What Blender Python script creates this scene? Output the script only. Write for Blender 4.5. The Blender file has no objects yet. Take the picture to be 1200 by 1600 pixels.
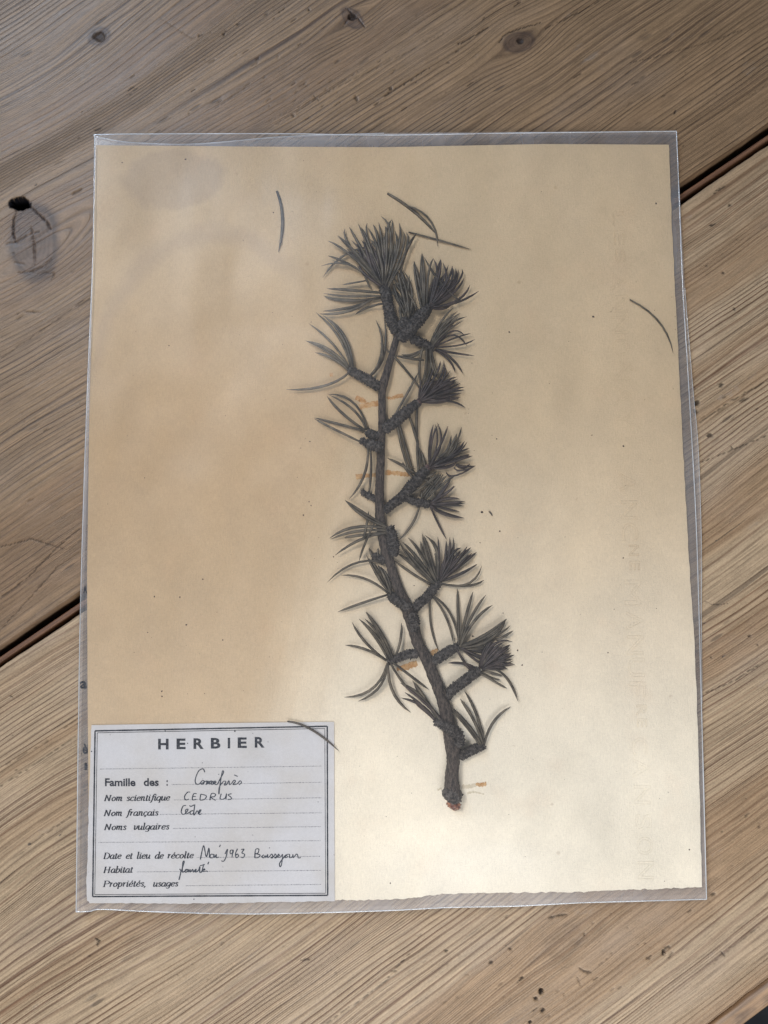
import bpy, bmesh, math, random
import numpy as np
from mathutils import Vector, Matrix, noise as mnoise

random.seed(7)
rng = np.random.default_rng(7)
scene = bpy.context.scene
COL = scene.collection

# ------------------------------------------------------------------ camera
TILT = math.radians(4.3)
CAM = Vector((0.0, -0.0225, 0.300))
FPX = 1150.0
cam_d = bpy.data.cameras.new('camera')
cam_d.sensor_fit = 'VERTICAL'
cam_d.sensor_height = 24.0
cam_d.lens = 24.0 * FPX / 1600.0
cam_d.clip_start = 0.01
cam_d.clip_end = 20
cam = bpy.data.objects.new('camera', cam_d)
COL.objects.link(cam)
cam.location = CAM
cam.rotation_euler = (TILT, 0, 0)
scene.camera = cam

# ------------------------------------------------------------------ world, lamps, exposure
w = bpy.data.worlds.new('World')
scene.world = w
w.use_nodes = True
bg = w.node_tree.nodes['Background']
bg.inputs[0].default_value = (0.80, 0.88, 1.0, 1)
bg.inputs[1].default_value = 0.14

def area(name, loc, target, size, power, color, spread=180):
    d = bpy.data.lights.new(name, 'AREA')
    d.shape = 'RECTANGLE'
    d.size, d.size_y = size
    d.energy = power
    d.color = color
    d.spread = math.radians(spread)
    o = bpy.data.objects.new(name, d)
    COL.objects.link(o)
    o.location = loc
    o.rotation_euler = (Vector(target) - Vector(loc)).to_track_quat('-Z', 'Y').to_euler()
    return o
# window high on the far left
area('window_light', (-0.80, 0.62, 1.50), (0.20, -0.52, 0.0), (0.55, 0.55), 2.8, (1.0, 0.950, 0.88), 52)
# cool window beyond the far left corner, seen as a sheen on the wood and the sleeve
area('far_window_light', (-0.50, 0.72, 0.62), (-0.12, 0.20, 0), (0.34, 0.40), 1.7, (0.56, 0.74, 1.0), 90)
# added fill lamp on the near side, makes the lower part brighter
area('near_fill_light', (0.12, -0.75, 0.60), (0.08, -0.10, 0.0), (0.60, 0.45), 2.7, (0.98, 0.985, 1.0), 100)
scene.view_settings.view_transform = 'Standard'
scene.view_settings.look = 'None'
scene.view_settings.exposure = 0
scene.render.engine = 'CYCLES'
scene.cycles.transparent_max_bounces = 24
scene.cycles.max_bounces = 8

# ------------------------------------------------------------------ pixel -> place on the table
ct, st = math.cos(TILT), math.sin(TILT)
def at(px, py, z=0.0):
    dx, dy, dz = (px - 600.0) / FPX, -(py - 800.0) / FPX, -1.0
    X, Y, Z = dx, dy * ct - dz * st, dy * st + dz * ct
    t = (z - CAM.z) / Z
    return Vector((CAM.x + X * t, CAM.y + Y * t, z))
def at_np(px, py, z):
    dx, dy = (px - 600.0) / FPX, -(py - 800.0) / FPX
    Y, Z = dy * ct + st, dy * st - ct
    t = (z - CAM.z) / Z
    return np.stack([CAM.x + dx * t, CAM.y + Y * t, z + 0 * t], -1)
PX = 0.300 / FPX          # metres per photograph pixel, about 0.26 mm

# ------------------------------------------------------------------ helpers
def mesh_obj(name, verts, faces, mat=None, parent=None, smooth=True):
    me = bpy.data.meshes.new(name)
    me.from_pydata([tuple(v) for v in verts], [], faces)
    if smooth:
        me.polygons.foreach_set('use_smooth', [True] * len(me.polygons))
    if mat: me.materials.append(mat)
    me.update()
    o = bpy.data.objects.new(name, me)
    COL.objects.link(o)
    if parent:
        o.parent = parent
        o.matrix_parent_inverse = parent.matrix_world.inverted() if False else Matrix.Translation(-parent.location)
    return o
def grid_obj(name, P, mat, parent=None, attrs=None):
    """P: (n,m,3) array of places"""
    n, m = P.shape[:2]
    me = bpy.data.meshes.new(name)
    idx = np.arange(n * m).reshape(n, m)
    q = np.stack([idx[:-1, :-1], idx[1:, :-1], idx[1:, 1:], idx[:-1, 1:]], -1).reshape(-1)
    me.vertices.add(n * m)
    me.vertices.foreach_set('co', P.reshape(-1).astype(np.float32))
    nf = (n - 1) * (m - 1)
    me.loops.add(nf * 4)
    me.loops.foreach_set('vertex_index', q.astype(np.int32))
    me.polygons.add(nf)
    me.polygons.foreach_set('loop_start', np.arange(0, nf * 4, 4, dtype=np.int32))
    me.polygons.foreach_set('loop_total', np.full(nf, 4, dtype=np.int32))
    me.polygons.foreach_set('use_smooth', np.ones(nf, dtype=bool))
    me.update(calc_edges=True)
    if attrs:
        for k, a in attrs.items():
            at_ = me.attributes.new(k, 'FLOAT', 'POINT')
            at_.data.foreach_set('value', a.reshape(-1).astype(np.float32))
    me.materials.append(mat)
    o = bpy.data.objects.new(name, me)
    COL.objects.link(o)
    if parent:
        o.parent = parent
        o.matrix_parent_inverse = Matrix.Translation(-parent.location)
    return o
def empty(name, loc=(0, 0, 0)):
    o = bpy.data.objects.new(name, None)
    o.empty_display_size = 0.01
    COL.objects.link(o)
    o.location = loc
    return o
def tag(o, label=None, cat=None, group=None, kind=None):
    if label: o['label'] = label
    if cat: o['category'] = cat
    if group: o['group'] = group
    if kind: o['kind'] = kind
    return o
def lerp_path(pts, n):
    """Catmull-Rom through pts (tuples), n samples"""
    P = [np.array(p, float) for p in pts]
    if len(P) == 2:
        return [P[0] + (P[1] - P[0]) * i / (n - 1) for i in range(n)]
    P = [2 * P[0] - P[1]] + P + [2 * P[-1] - P[-2]]
    out = []
    m = len(P) - 3
    for i in range(n):
        t = i / (n - 1) * m
        k = min(int(t), m - 1)
        f = t - k
        a, b, c, d = P[k:k + 4]
        out.append(0.5 * ((2 * b) + (c - a) * f + (2 * a - 5 * b + 4 * c - d) * f * f + (3 * b - a - 3 * c + d) * f ** 3))
    return out
def smooth01(x):
    x = np.clip(x, 0, 1)
    return x * x * (3 - 2 * x)

# value noise on arrays
_tab = rng.random((256, 256))
def vnoise(x, y):
    xi = np.floor(x).astype(int); yi = np.floor(y).astype(int)
    fx = x - xi; fy = y - yi
    fx = fx * fx * (3 - 2 * fx); fy = fy * fy * (3 - 2 * fy)
    g = lambda a, b: _tab[a % 256, b % 256]
    return (g(xi, yi) * (1 - fx) + g(xi + 1, yi) * fx) * (1 - fy) + (g(xi, yi + 1) * (1 - fx) + g(xi + 1, yi + 1) * fx) * fy
def fbm(x, y, o=4):
    s = 0; a = .5
    for k in range(o):
        s = s + a * vnoise(x * 2 ** k + 17.3 * k, y * 2 ** k + 5.1 * k); a *= .5
    return s

# ------------------------------------------------------------------ node helper
class S:
    """a shader socket (or number) with arithmetic"""
    def __init__(s, t, v): s.t, s.v = t, v
    def _m(s, op, b=None, c=None, clamp=False):
        n = s.t.nodes.new('ShaderNodeMath'); n.operation = op; n.use_clamp = clamp
        for i, q in enumerate((s, b, c)):
            if q is None: continue
            q = q.v if isinstance(q, S) else q
            if isinstance(q, (int, float)): n.inputs[i].default_value = q
            else: s.t.links.new(q, n.inputs[i])
        return S(s.t, n.outputs[0])
    def __add__(s, b): return s._m('ADD', b)
    __radd__ = __add__
    def __mul__(s, b): return s._m('MULTIPLY', b)
    __rmul__ = __mul__
    def __sub__(s, b): return s._m('SUBTRACT', b)
    def __rsub__(s, b): return S(s.t, b)._m('SUBTRACT', s)
    def __truediv__(s, b): return s._m('DIVIDE', b)
    def pow(s, b): return s._m('POWER', b)
    def frac(s): return s._m('FRACT')
    def abs(s): return s._m('ABSOLUTE')
    def clamp(s): return s._m('ADD', 0.0, clamp=True)
    def ss(s, a, b):
        n = s.t.nodes.new('ShaderNodeMapRange'); n.interpolation_type = 'SMOOTHSTEP'
        s.t.links.new(s.v, n.inputs['Value'])
        n.inputs['From Min'].default_value = a; n.inputs['From Max'].default_value = b
        return S(s.t, n.outputs['Result'])
class Mat:
    def __init__(s, name):
        s.m = bpy.data.materials.new(name); s.m.use_nodes = True
        s.t = s.m.node_tree
        s.bsdf = s.t.nodes['Principled BSDF']; s.out = s.t.nodes['Material Output']
    def coord(s, kind='Object'):
        n = s.t.nodes.new('ShaderNodeTexCoord'); return n.outputs[kind]
    def xyz(s, vec):
        n = s.t.nodes.new('ShaderNodeSeparateXYZ'); s.t.links.new(vec, n.inputs[0])
        return [S(s.t, n.outputs[i]) for i in range(3)]
    def vec(s, x, y, z=0.0):
        n = s.t.nodes.new('ShaderNodeCombineXYZ')
        for i, q in enumerate((x, y, z)):
            if isinstance(q, S): s.t.links.new(q.v, n.inputs[i])
            else: n.inputs[i].default_value = q
        return n.outputs[0]
    def noise(s, vec, scale=1, detail=2, rough=.5, out=0):
        n = s.t.nodes.new('ShaderNodeTexNoise')
        s.t.links.new(vec, n.inputs['Vector'])
        n.inputs['Scale'].default_value = scale; n.inputs['Detail'].default_value = detail
        n.inputs['Roughness'].default_value = rough
        return S(s.t, n.outputs[out])
    def voro(s, vec, scale=1, out='Distance'):
        n = s.t.nodes.new('ShaderNodeTexVoronoi')
        s.t.links.new(vec, n.inputs['Vector']); n.inputs['Scale'].default_value = scale
        return S(s.t, n.outputs[out])
    def attr(s, name):
        n = s.t.nodes.new('ShaderNodeAttribute'); n.attribute_name = name
        return S(s.t, n.outputs['Fac'])
    def mix(s, f, a, b):
        n = s.t.nodes.new('ShaderNodeMix'); n.data_type = 'RGBA'
        if isinstance(f, S): s.t.links.new(f.v, n.inputs['Factor'])
        else: n.inputs['Factor'].default_value = f
        for k, q in (('A', a), ('B', b)):
            i = [x for x in n.inputs if x.name == k and x.type == 'RGBA'][0]
            if isinstance(q, tuple): i.default_value = (*q, 1)
            else: s.t.links.new(q, i)
        return [x for x in n.outputs if x.type == 'RGBA'][0]
    def scale(s, col, f):
        n = s.t.nodes.new('ShaderNodeVectorMath'); n.operation = 'SCALE'
        s.t.links.new(col, n.inputs[0])
        if isinstance(f, S): s.t.links.new(f.v, n.inputs['Scale'])
        else: n.inputs['Scale'].default_value = f
        return n.outputs[0]
    def base(s, col):
        if isinstance(col, tuple): s.bsdf.inputs['Base Color'].default_value = (*col, 1)
        else: s.t.links.new(col, s.bsdf.inputs['Base Color'])
    def rough(s, r):
        if isinstance(r, S): s.t.links.new(r.v, s.bsdf.inputs['Roughness'])
        else: s.bsdf.inputs['Roughness'].default_value = r
    def spec(s, v): s.bsdf.inputs['Specular IOR Level'].default_value = v
    def bump(s, h, dist, strength=1.0):
        n = s.t.nodes.new('ShaderNodeBump')
        s.t.links.new(h.v, n.inputs['Height']); n.inputs['Distance'].default_value = dist
        n.inputs['Strength'].default_value = strength
        s.t.links.new(n.outputs[0], s.bsdf.inputs['Normal'])

# ------------------------------------------------------------------ materials
def wood_material(name, light, dark, freq, contrast, fine, bumpd=0.00022, patch=(0.30, 0.24, 0.19), honey=(.2, .13, .08)):
    M = Mat(name)
    co = M.coord('Object')
    u, v, _ = M.xyz(co)
    wv = M.attr('warp')            # v shifted by the knots
    dk = M.attr('mark')            # dark dents, plus the shade of the deep hole and cracks painted in
    kn = M.attr('knot'); kr = M.attr('kring')
    wob = M.noise(M.vec(u * 9.0, v * 22.0), 1, 3)
    wob2 = M.noise(M.vec(u * 40.0, wv * 60.0), 1, 2)
    q = v + wv + (wob - .5) * 0.0055 + (wob2 - .5) * 0.0003
    fm = M.noise(M.vec(u * 1.2, q * 26.0), 1, 2)
    ph = q * freq + fm * (freq * 0.030)
    f = ph.frac()
    # early wood pale, late wood a narrow darker line with one soft and one hard side
    line = f.ss(0.52, 0.90) * (1.0 - f.ss(0.90, 1.0))
    lv = M.noise(M.vec(u * 6.0, q * 90.0), 1, 2).ss(0.30, 0.68)
    line = line * (lv * 0.75 + 0.25)
    f2 = (q * (freq * 3.1) + fm * (freq * 0.11) + 0.37).frac()
    line2 = f2.ss(0.45, 0.92) * (1.0 - f2.ss(0.94, 1.0)) * M.noise(M.vec(u * 3.0, q * 60.0, 5.0), 1, 2).ss(0.42, 0.62)
    line = (line + line2 * 0.55).clamp()
    fib = M.noise(M.vec(u * 90.0, q * 2600.0), 1, 3, .65)
    fib2 = M.noise(M.vec(u * 25.0, q * 700.0), 1, 3, .6)
    blot = M.noise(M.vec(u * 14.0, v * 26.0), 1, 4, .6)
    blot2 = M.noise(M.vec(u * 120.0, v * 190.0), 1, 4, .7)
    c = M.mix(line * contrast, light, dark)
    zone = M.noise(M.vec(u * 1.6, q * 34.0, 3.3), 1, 2, .45)
    soft = M.mix(line * (contrast * 0.35), honey, dark)
    c = M.mix(zone.ss(0.52, 0.62) * 0.75, c, soft)
    c = M.mix(blot.ss(0.45, 0.75) * 0.5, c, patch)
    val = (fib - .5) * (1.0 * fine) + (fib2 - .5) * (0.95 * fine) + (M.noise(co, 1300, 3, .75) - .5) * 0.75 + (blot - .5) * 0.55 + (blot2 - .5) * 0.35 + 1.0
    c = M.scale(c, val)
    # short dark pores and scratches along the grain
    pv = M.voro(M.vec(u * 55.0, q * 260.0, 3.0), 1)
    pm = M.noise(M.vec(u * 20.0, v * 30.0, 4.0), 1, 1).ss(0.56, 0.66)
    pore = (1.0 - pv.ss(0.10, 0.22)) * pm
    ck = M.noise(M.vec(u * 5.0, q * 330.0, 9.0), 1, 2, .5).ss(0.70, 0.735)
    dent = M.noise(M.vec(u * 170.0, v * 330.0, 8.0), 1, 2, .6).ss(0.72, 0.77) * M.noise(M.vec(u * 9., v * 12., 7.), 1, 2).ss(0.50, 0.62)
    c = M.mix(pore * 0.55, c, (0.045, 0.033, 0.026))
    c = M.mix(ck * 0.5, c, (0.05, 0.033, 0.024))
    c = M.mix(dent * 0.75, c, (0.035, 0.03, 0.03))
    # whitish scuffs
    sc = M.noise(M.vec(u * 30.0, v * 75.0, 12.0), 1, 5, .7).ss(0.62, 0.74)
    c = M.mix(sc * 0.25, c, (0.30, 0.275, 0.25))
    c = M.mix(kn, c, M.scale(M.mix(blot2.ss(.3, .7), (0.052, 0.033, 0.025), (0.105, 0.066, 0.046)), (fib2 - .5) * 0.5 + ((kr * 5.0 + wob * 2.0).frac() - .5).abs() * 0.7 + 0.8))
    c = M.mix(kn * (kr.ss(.80, .95) * (1.0 - kr.ss(1.0, 1.12))) * 0.6, c, (0.035, 0.024, 0.02))
    c = M.mix(dk, c, (0.008, 0.008, 0.010))  # near-black colour stands in for shade inside the hole and cracks
    M.base(c)
    M.rough((fib2 - .5) * 0.25 + 0.47)
    sp_ = (1.0 - dk) * 0.30
    M.t.links.new(sp_.v, M.bsdf.inputs['Specular IOR Level'])
    h = line * -0.55 + fib * 0.28 * fine + fib2 * 0.35 * fine + pore * -0.5 + ck * -0.7 + dent * -0.5 + blot2 * 0.25
    M.bump(h, bumpd, 0.9)
    return M.m
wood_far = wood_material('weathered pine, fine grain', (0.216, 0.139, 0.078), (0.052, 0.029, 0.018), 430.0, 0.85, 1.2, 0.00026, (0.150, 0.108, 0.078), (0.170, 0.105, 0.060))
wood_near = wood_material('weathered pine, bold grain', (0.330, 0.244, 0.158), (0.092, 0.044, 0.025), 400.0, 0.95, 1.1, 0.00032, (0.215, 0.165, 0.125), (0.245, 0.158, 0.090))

M = Mat('reddish wooden strip')
u, v, z = M.xyz(M.coord())
n1 = M.noise(M.vec(u * 30.0, v * 700.0), 1, 3)
n2 = M.noise(M.vec(u * 22.0, v * 5.0), 1, 3)
c = M.mix(n1.ss(.3, .7), (0.085, 0.038, 0.020), (0.17, 0.082, 0.042))
c = M.mix(n2.ss(.58, .72) * .6, c, (0.19, 0.022, 0.025))
M.base(c); M.rough(0.6); M.bump(n1, 0.0002)
strip_mat = M.m

M = Mat('worn edge wood')
u, v, z = M.xyz(M.coord())
n1 = M.noise(M.vec(u * 30.0, v * 900.0), 1, 3)
n2 = M.noise(M.vec(u * 60.0, v * 160.0), 1, 4)
c = M.mix(n1.ss(.25, .75), (0.14, 0.082, 0.046), (0.34, 0.22, 0.13))
c = M.mix(n2.ss(.55, .75) * .7, c, (0.05, 0.032, 0.022))
M.base(c); M.rough(0.5); M.bump(n1 + n2, 0.0003)
edge_mat = M.m

M = Mat('dark underside'); M.base((0.02, 0.016, 0.014)); M.rough(.8); under_mat = M.m

M = Mat('dark grey floor')
n = M.noise(M.coord(), 30, 4)
M.base(M.mix(n.ss(.3, .7), (0.045, 0.048, 0.056), (0.075, 0.078, 0.088))); M.rough(.6)
floor_mat = M.m

# paper of the mount: yellowed cream, browner on the left, a faint tide mark top left
M = Mat('yellowed drawing paper')
co = M.coord()
x, y, z = M.xyz(co)
big = M.noise(co, 9, 3)
mid = M.noise(co, 34, 4)
strk = M.noise(M.vec(x * 130.0 - y * 27.0, y * 9.0), 1, 3)
xb = x - y * 0.21 + (big - .5) * 0.020 + (strk - .5) * 0.022
left = (1.0 - xb.ss(-0.042, 0.006)) * 0.75 + (1.0 - x.ss(-0.10, 0.04)) * 0.25
low = 1.0 - (y + (big - .5) * 0.05).ss(-0.13, 0.05)
top_ = 1.0 - (y + (big - .5) * .06).ss(0.03, 0.14) * 0.40
c = M.mix(left * top_ * 0.97, (0.610, 0.475, 0.310), (0.480, 0.335, 0.190))
c = M.mix(low * 0.88 * (1.0 - left * 0.75), c, (0.87, 0.81, 0.68))
edge = x.ss(0.075, 0.13) * y.ss(-0.06, 0.08)
c = M.mix(edge * 0.40, c, (0.53, 0.405, 0.26))
# tide mark
t1 = ((x + 0.088).pow(2.0) + ((y - 0.141) * 1.7).pow(2.0)).pow(0.5) + (mid - .5) * 0.030 + (big - .5) * 0.02
t2 = ((x + 0.070).pow(2.0) + ((y - 0.045) * 0.72).pow(2.0)).pow(0.5) + (mid - .5) * 0.012
arc = (t2 - 0.0515).abs()
tide = (1.0 - t1.ss(0.018, 0.024)) * .8 + (1.0 - arc.ss(0.0, 0.0055)) * (y - x * .6).ss(0.10, 0.14) * .7
tide = tide.clamp()
c = M.mix(tide * 0.42, c, (0.33, 0.245, 0.175))
warmb = M.noise(co, 55, 2).ss(.55, .8)
c = M.mix(warmb * 0.10, c, (0.60, 0.36, 0.22))
weave = M.noise(M.vec(x * 2000.0, y * 420.0), 1, 2)
weave2 = M.noise(M.vec(x * 500.0, y * 2600.0), 1, 2)
grain = M.noise(co, 1500, 3, .6)
val = (weave - .5) * 0.20 + (weave2 - .5) * 0.12 + (grain - .5) * 0.18 + (mid - .5) * 0.20 + (big - .5) * 0.14 + (M.noise(co, 180, 3) - .5) * 0.10 + 1.0
c = M.scale(c, val)
fox = (1.0 - M.voro(M.vec(x * 70., y * 70., 1.), 1).ss(0.03, 0.075)) * M.noise(co, 300, 1).ss(.5, .6)
c = M.mix(fox * 0.22, c, (0.24, 0.13, 0.06))
M.base(c); M.rough(0.85); M.spec(0.2)
M.bump(weave * 0.6 + weave2 * 0.5 + grain + mid * 8.0 + M.noise(co, 18, 2) * 22.0, 0.00012, 1.0)
paper_mat = M.m

M = Mat('pale label paper')
co = M.coord()
x, y, z = M.xyz(co)
n1 = M.noise(co, 60, 4); n2 = M.noise(co, 900, 3, .7)
c = M.mix(n1.ss(.3, .75), (0.585, 0.58, 0.595), (0.545, 0.525, 0.51))
c = M.scale(c, (n2 - .5) * 0.16 + 1.0)
sp = (1.0 - M.voro(M.vec(x * 260., y * 260., 1.), 1).ss(0.05, 0.10)) * M.noise(co, 400, 1).ss(.56, .62)
c = M.mix(sp * .5, c, (0.2, 0.19, 0.2))
M.base(c); M.rough(.8); M.spec(.25); M.bump(n1 * 2.0 + n2, 0.00007)
label_mat = M.m

def ink(name, col, dens=0.9):
    M = Mat(name)
    n = M.noise(M.coord(), 1400, 3, .7)
    M.base(M.mix(n.ss(.35, .8) * (1 - dens) * 3, col, (0.35, 0.36, 0.39))); M.rough(.7); M.spec(.2)
    return M.m
ink_print = ink('blue black printing ink', (0.006, 0.010, 0.020), .92)
ink_dots = ink('thin printing ink', (0.03, 0.04, 0.065), .85)
ink_pen = ink('faded ink pen', (0.012, 0.020, 0.036), .9)

M = Mat('bark')
co = M.coord(); x, y, z = M.xyz(co)
n1 = M.noise(M.vec(x * 1400., y * 380., z * 1400.), 1, 4, .65)
n2 = M.noise(co, 160, 3)
c = M.mix(n1.ss(.3, .7), (0.012, 0.010, 0.010), (0.125, 0.098, 0.082))
c = M.mix(n2.ss(.5, .75) * .5, c, (0.085, 0.062, 0.052))
M.base(c); M.rough(.75); M.spec(.3); M.bump(n1 + M.noise(co, 900, 3) * .6, 0.0011)
bark_mat = M.m
M = Mat('scaly spur bark')
co = M.coord()
vz = M.voro(co, 900); n1 = M.noise(co, 700, 3, .7)
c = M.mix(n1.ss(.32, .72), (0.007, 0.006, 0.007), (0.098, 0.084, 0.076))
c = M.mix(vz.ss(.45, .75) * .35, c, (0.24, 0.215, 0.195))
M.base(c); M.rough(.65); M.spec(.35); M.bump(vz * 1.2 + n1, 0.0009)
spur_mat = M.m
M = Mat('bud scales'); co = M.coord(); n1 = M.noise(co, 900, 3)
M.base(M.mix(n1.ss(.35, .7), (0.07, 0.03, 0.028), (0.17, 0.10, 0.085))); M.rough(.6); M.bump(n1, .0003)
bud_mat = M.m
def needle_mat(name, a, b):
    M = Mat(name)
    co = M.coord(); n1 = M.noise(co, 260, 3)
    oi = M.t.nodes.new('ShaderNodeObjectInfo')
    r = S(M.t, oi.outputs['Random'])
    c = M.mix(n1.ss(.3, .7), a, b)
    c = M.scale(c, r * 0.55 + 0.72)
    M.base(c); M.rough(.5); M.spec(.45); M.bump(M.noise(co, 1500, 2), .0001, .6)
    return M.m
needle_grey = needle_mat('grey green dried needle', (0.040, 0.034, 0.025), (0.128, 0.106, 0.076))
needle_dark = needle_mat('dark purple brown dried needle', (0.016, 0.011, 0.011), (0.060, 0.043, 0.040))
needle_brown = needle_mat('brown dried needle', (0.05, 0.042, 0.036), (0.095, 0.08, 0.066))
M = Mat('broken wood and resin'); co = M.coord(); n1 = M.noise(co, 700, 3)
M.base(M.mix(n1.ss(.4, .65), (0.10, 0.028, 0.018), (0.40, 0.18, 0.10))); M.rough(.3); M.bump(n1, .0004)
resin_mat = M.m
M = Mat('dried glue')
co = M.coord(); n1 = M.noise(co, 420, 4, .7); n2 = M.noise(co, 1500, 2)
M.base(M.scale(M.mix(n1.ss(.35, .68), (0.40, 0.185, 0.05), (0.58, 0.37, 0.18)), (n2 - .5) * .5 + 1.0)); M.rough(.45); M.bump(n1 + n2, .0001)
glue_mat = M.m
M = Mat('faint glue')
co = M.coord(); n1 = M.noise(co, 420, 4, .7)
M.base(M.mix(n1.ss(.35, .68), (0.57, 0.50, 0.36), (0.64, 0.56, 0.43))); M.rough(.6)
glue2_mat = M.m
M = Mat('dark crumb'); M.base((0.05, 0.035, 0.028)); M.rough(.8); crumb_mat = M.m

# the film of the sleeve: clear, slightly milky, glossy
def film_mat(name, milk, milkcol, rough, tint, gl=1.0):
    M = Mat(name)
    t = M.t; t.nodes.remove(M.bsdf)
    tr = t.nodes.new('ShaderNodeBsdfTransparent'); tr.inputs[0].default_value = (*tint, 1)
    df = t.nodes.new('ShaderNodeBsdfDiffuse'); df.inputs[0].default_value = (*milkcol, 1)
    tl = t.nodes.new('ShaderNodeBsdfTranslucent'); tl.inputs[0].default_value = (*milkcol, 1)
    gs = t.nodes.new('ShaderNodeBsdfGlossy'); gs.inputs['Roughness'].default_value = rough
    fr = t.nodes.new('ShaderNodeFresnel'); fr.inputs['IOR'].default_value = 1.5
    co = M.coord(); x, y, z = M.xyz(co)
    sc = M.noise(M.vec(x * 60., y * 22.), 1, 4, .6)
    fs = M.noise(M.vec(x * 900., y * 900.), 1, 2, .6)
    bp = t.nodes.new('ShaderNodeBump'); bp.inputs['Distance'].default_value = 0.00025; bp.inputs['Strength'].default_value = .5
    t.links.new((sc + fs * 0.05).v, bp.inputs['Height'])
    t.links.new(bp.outputs[0], gs.inputs['Normal'])
    ms = t.nodes.new('ShaderNodeMixShader'); mm = (sc - .5) * (milk * 1.8) + milk
    t.links.new(mm.v, ms.inputs[0]); t.links.new(tr.outputs[0], ms.inputs[1])
    m0 = t.nodes.new('ShaderNodeMixShader'); m0.inputs[0].default_value = .35
    t.links.new(df.outputs[0], m0.inputs[1]); t.links.new(tl.outputs[0], m0.inputs[2])
    t.links.new(m0.outputs[0], ms.inputs[2])
    m2 = t.nodes.new('ShaderNodeMixShader')
    t.links.new((S(t, fr.outputs[0]) * gl).v, m2.inputs[0]); t.links.new(ms.outputs[0], m2.inputs[1]); t.links.new(gs.outputs[0], m2.inputs[2])
    t.links.new(m2.outputs[0], M.out.inputs[0])
    return M.m
front_mat = film_mat('clear film, front', 0.040, (0.72, 0.71, 0.72), 0.34, (0.98, 0.98, 0.985), 0.46)
back_mat = film_mat('clear film, back', 0.23, (0.86, 0.86, 0.90), 0.30, (0.97, 0.975, 0.98), .7)
seam_mat = film_mat('film edge', 0.62, (0.88, 0.90, 0.94), 0.15, (0.97, 0.98, 0.99), 2.4)

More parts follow.
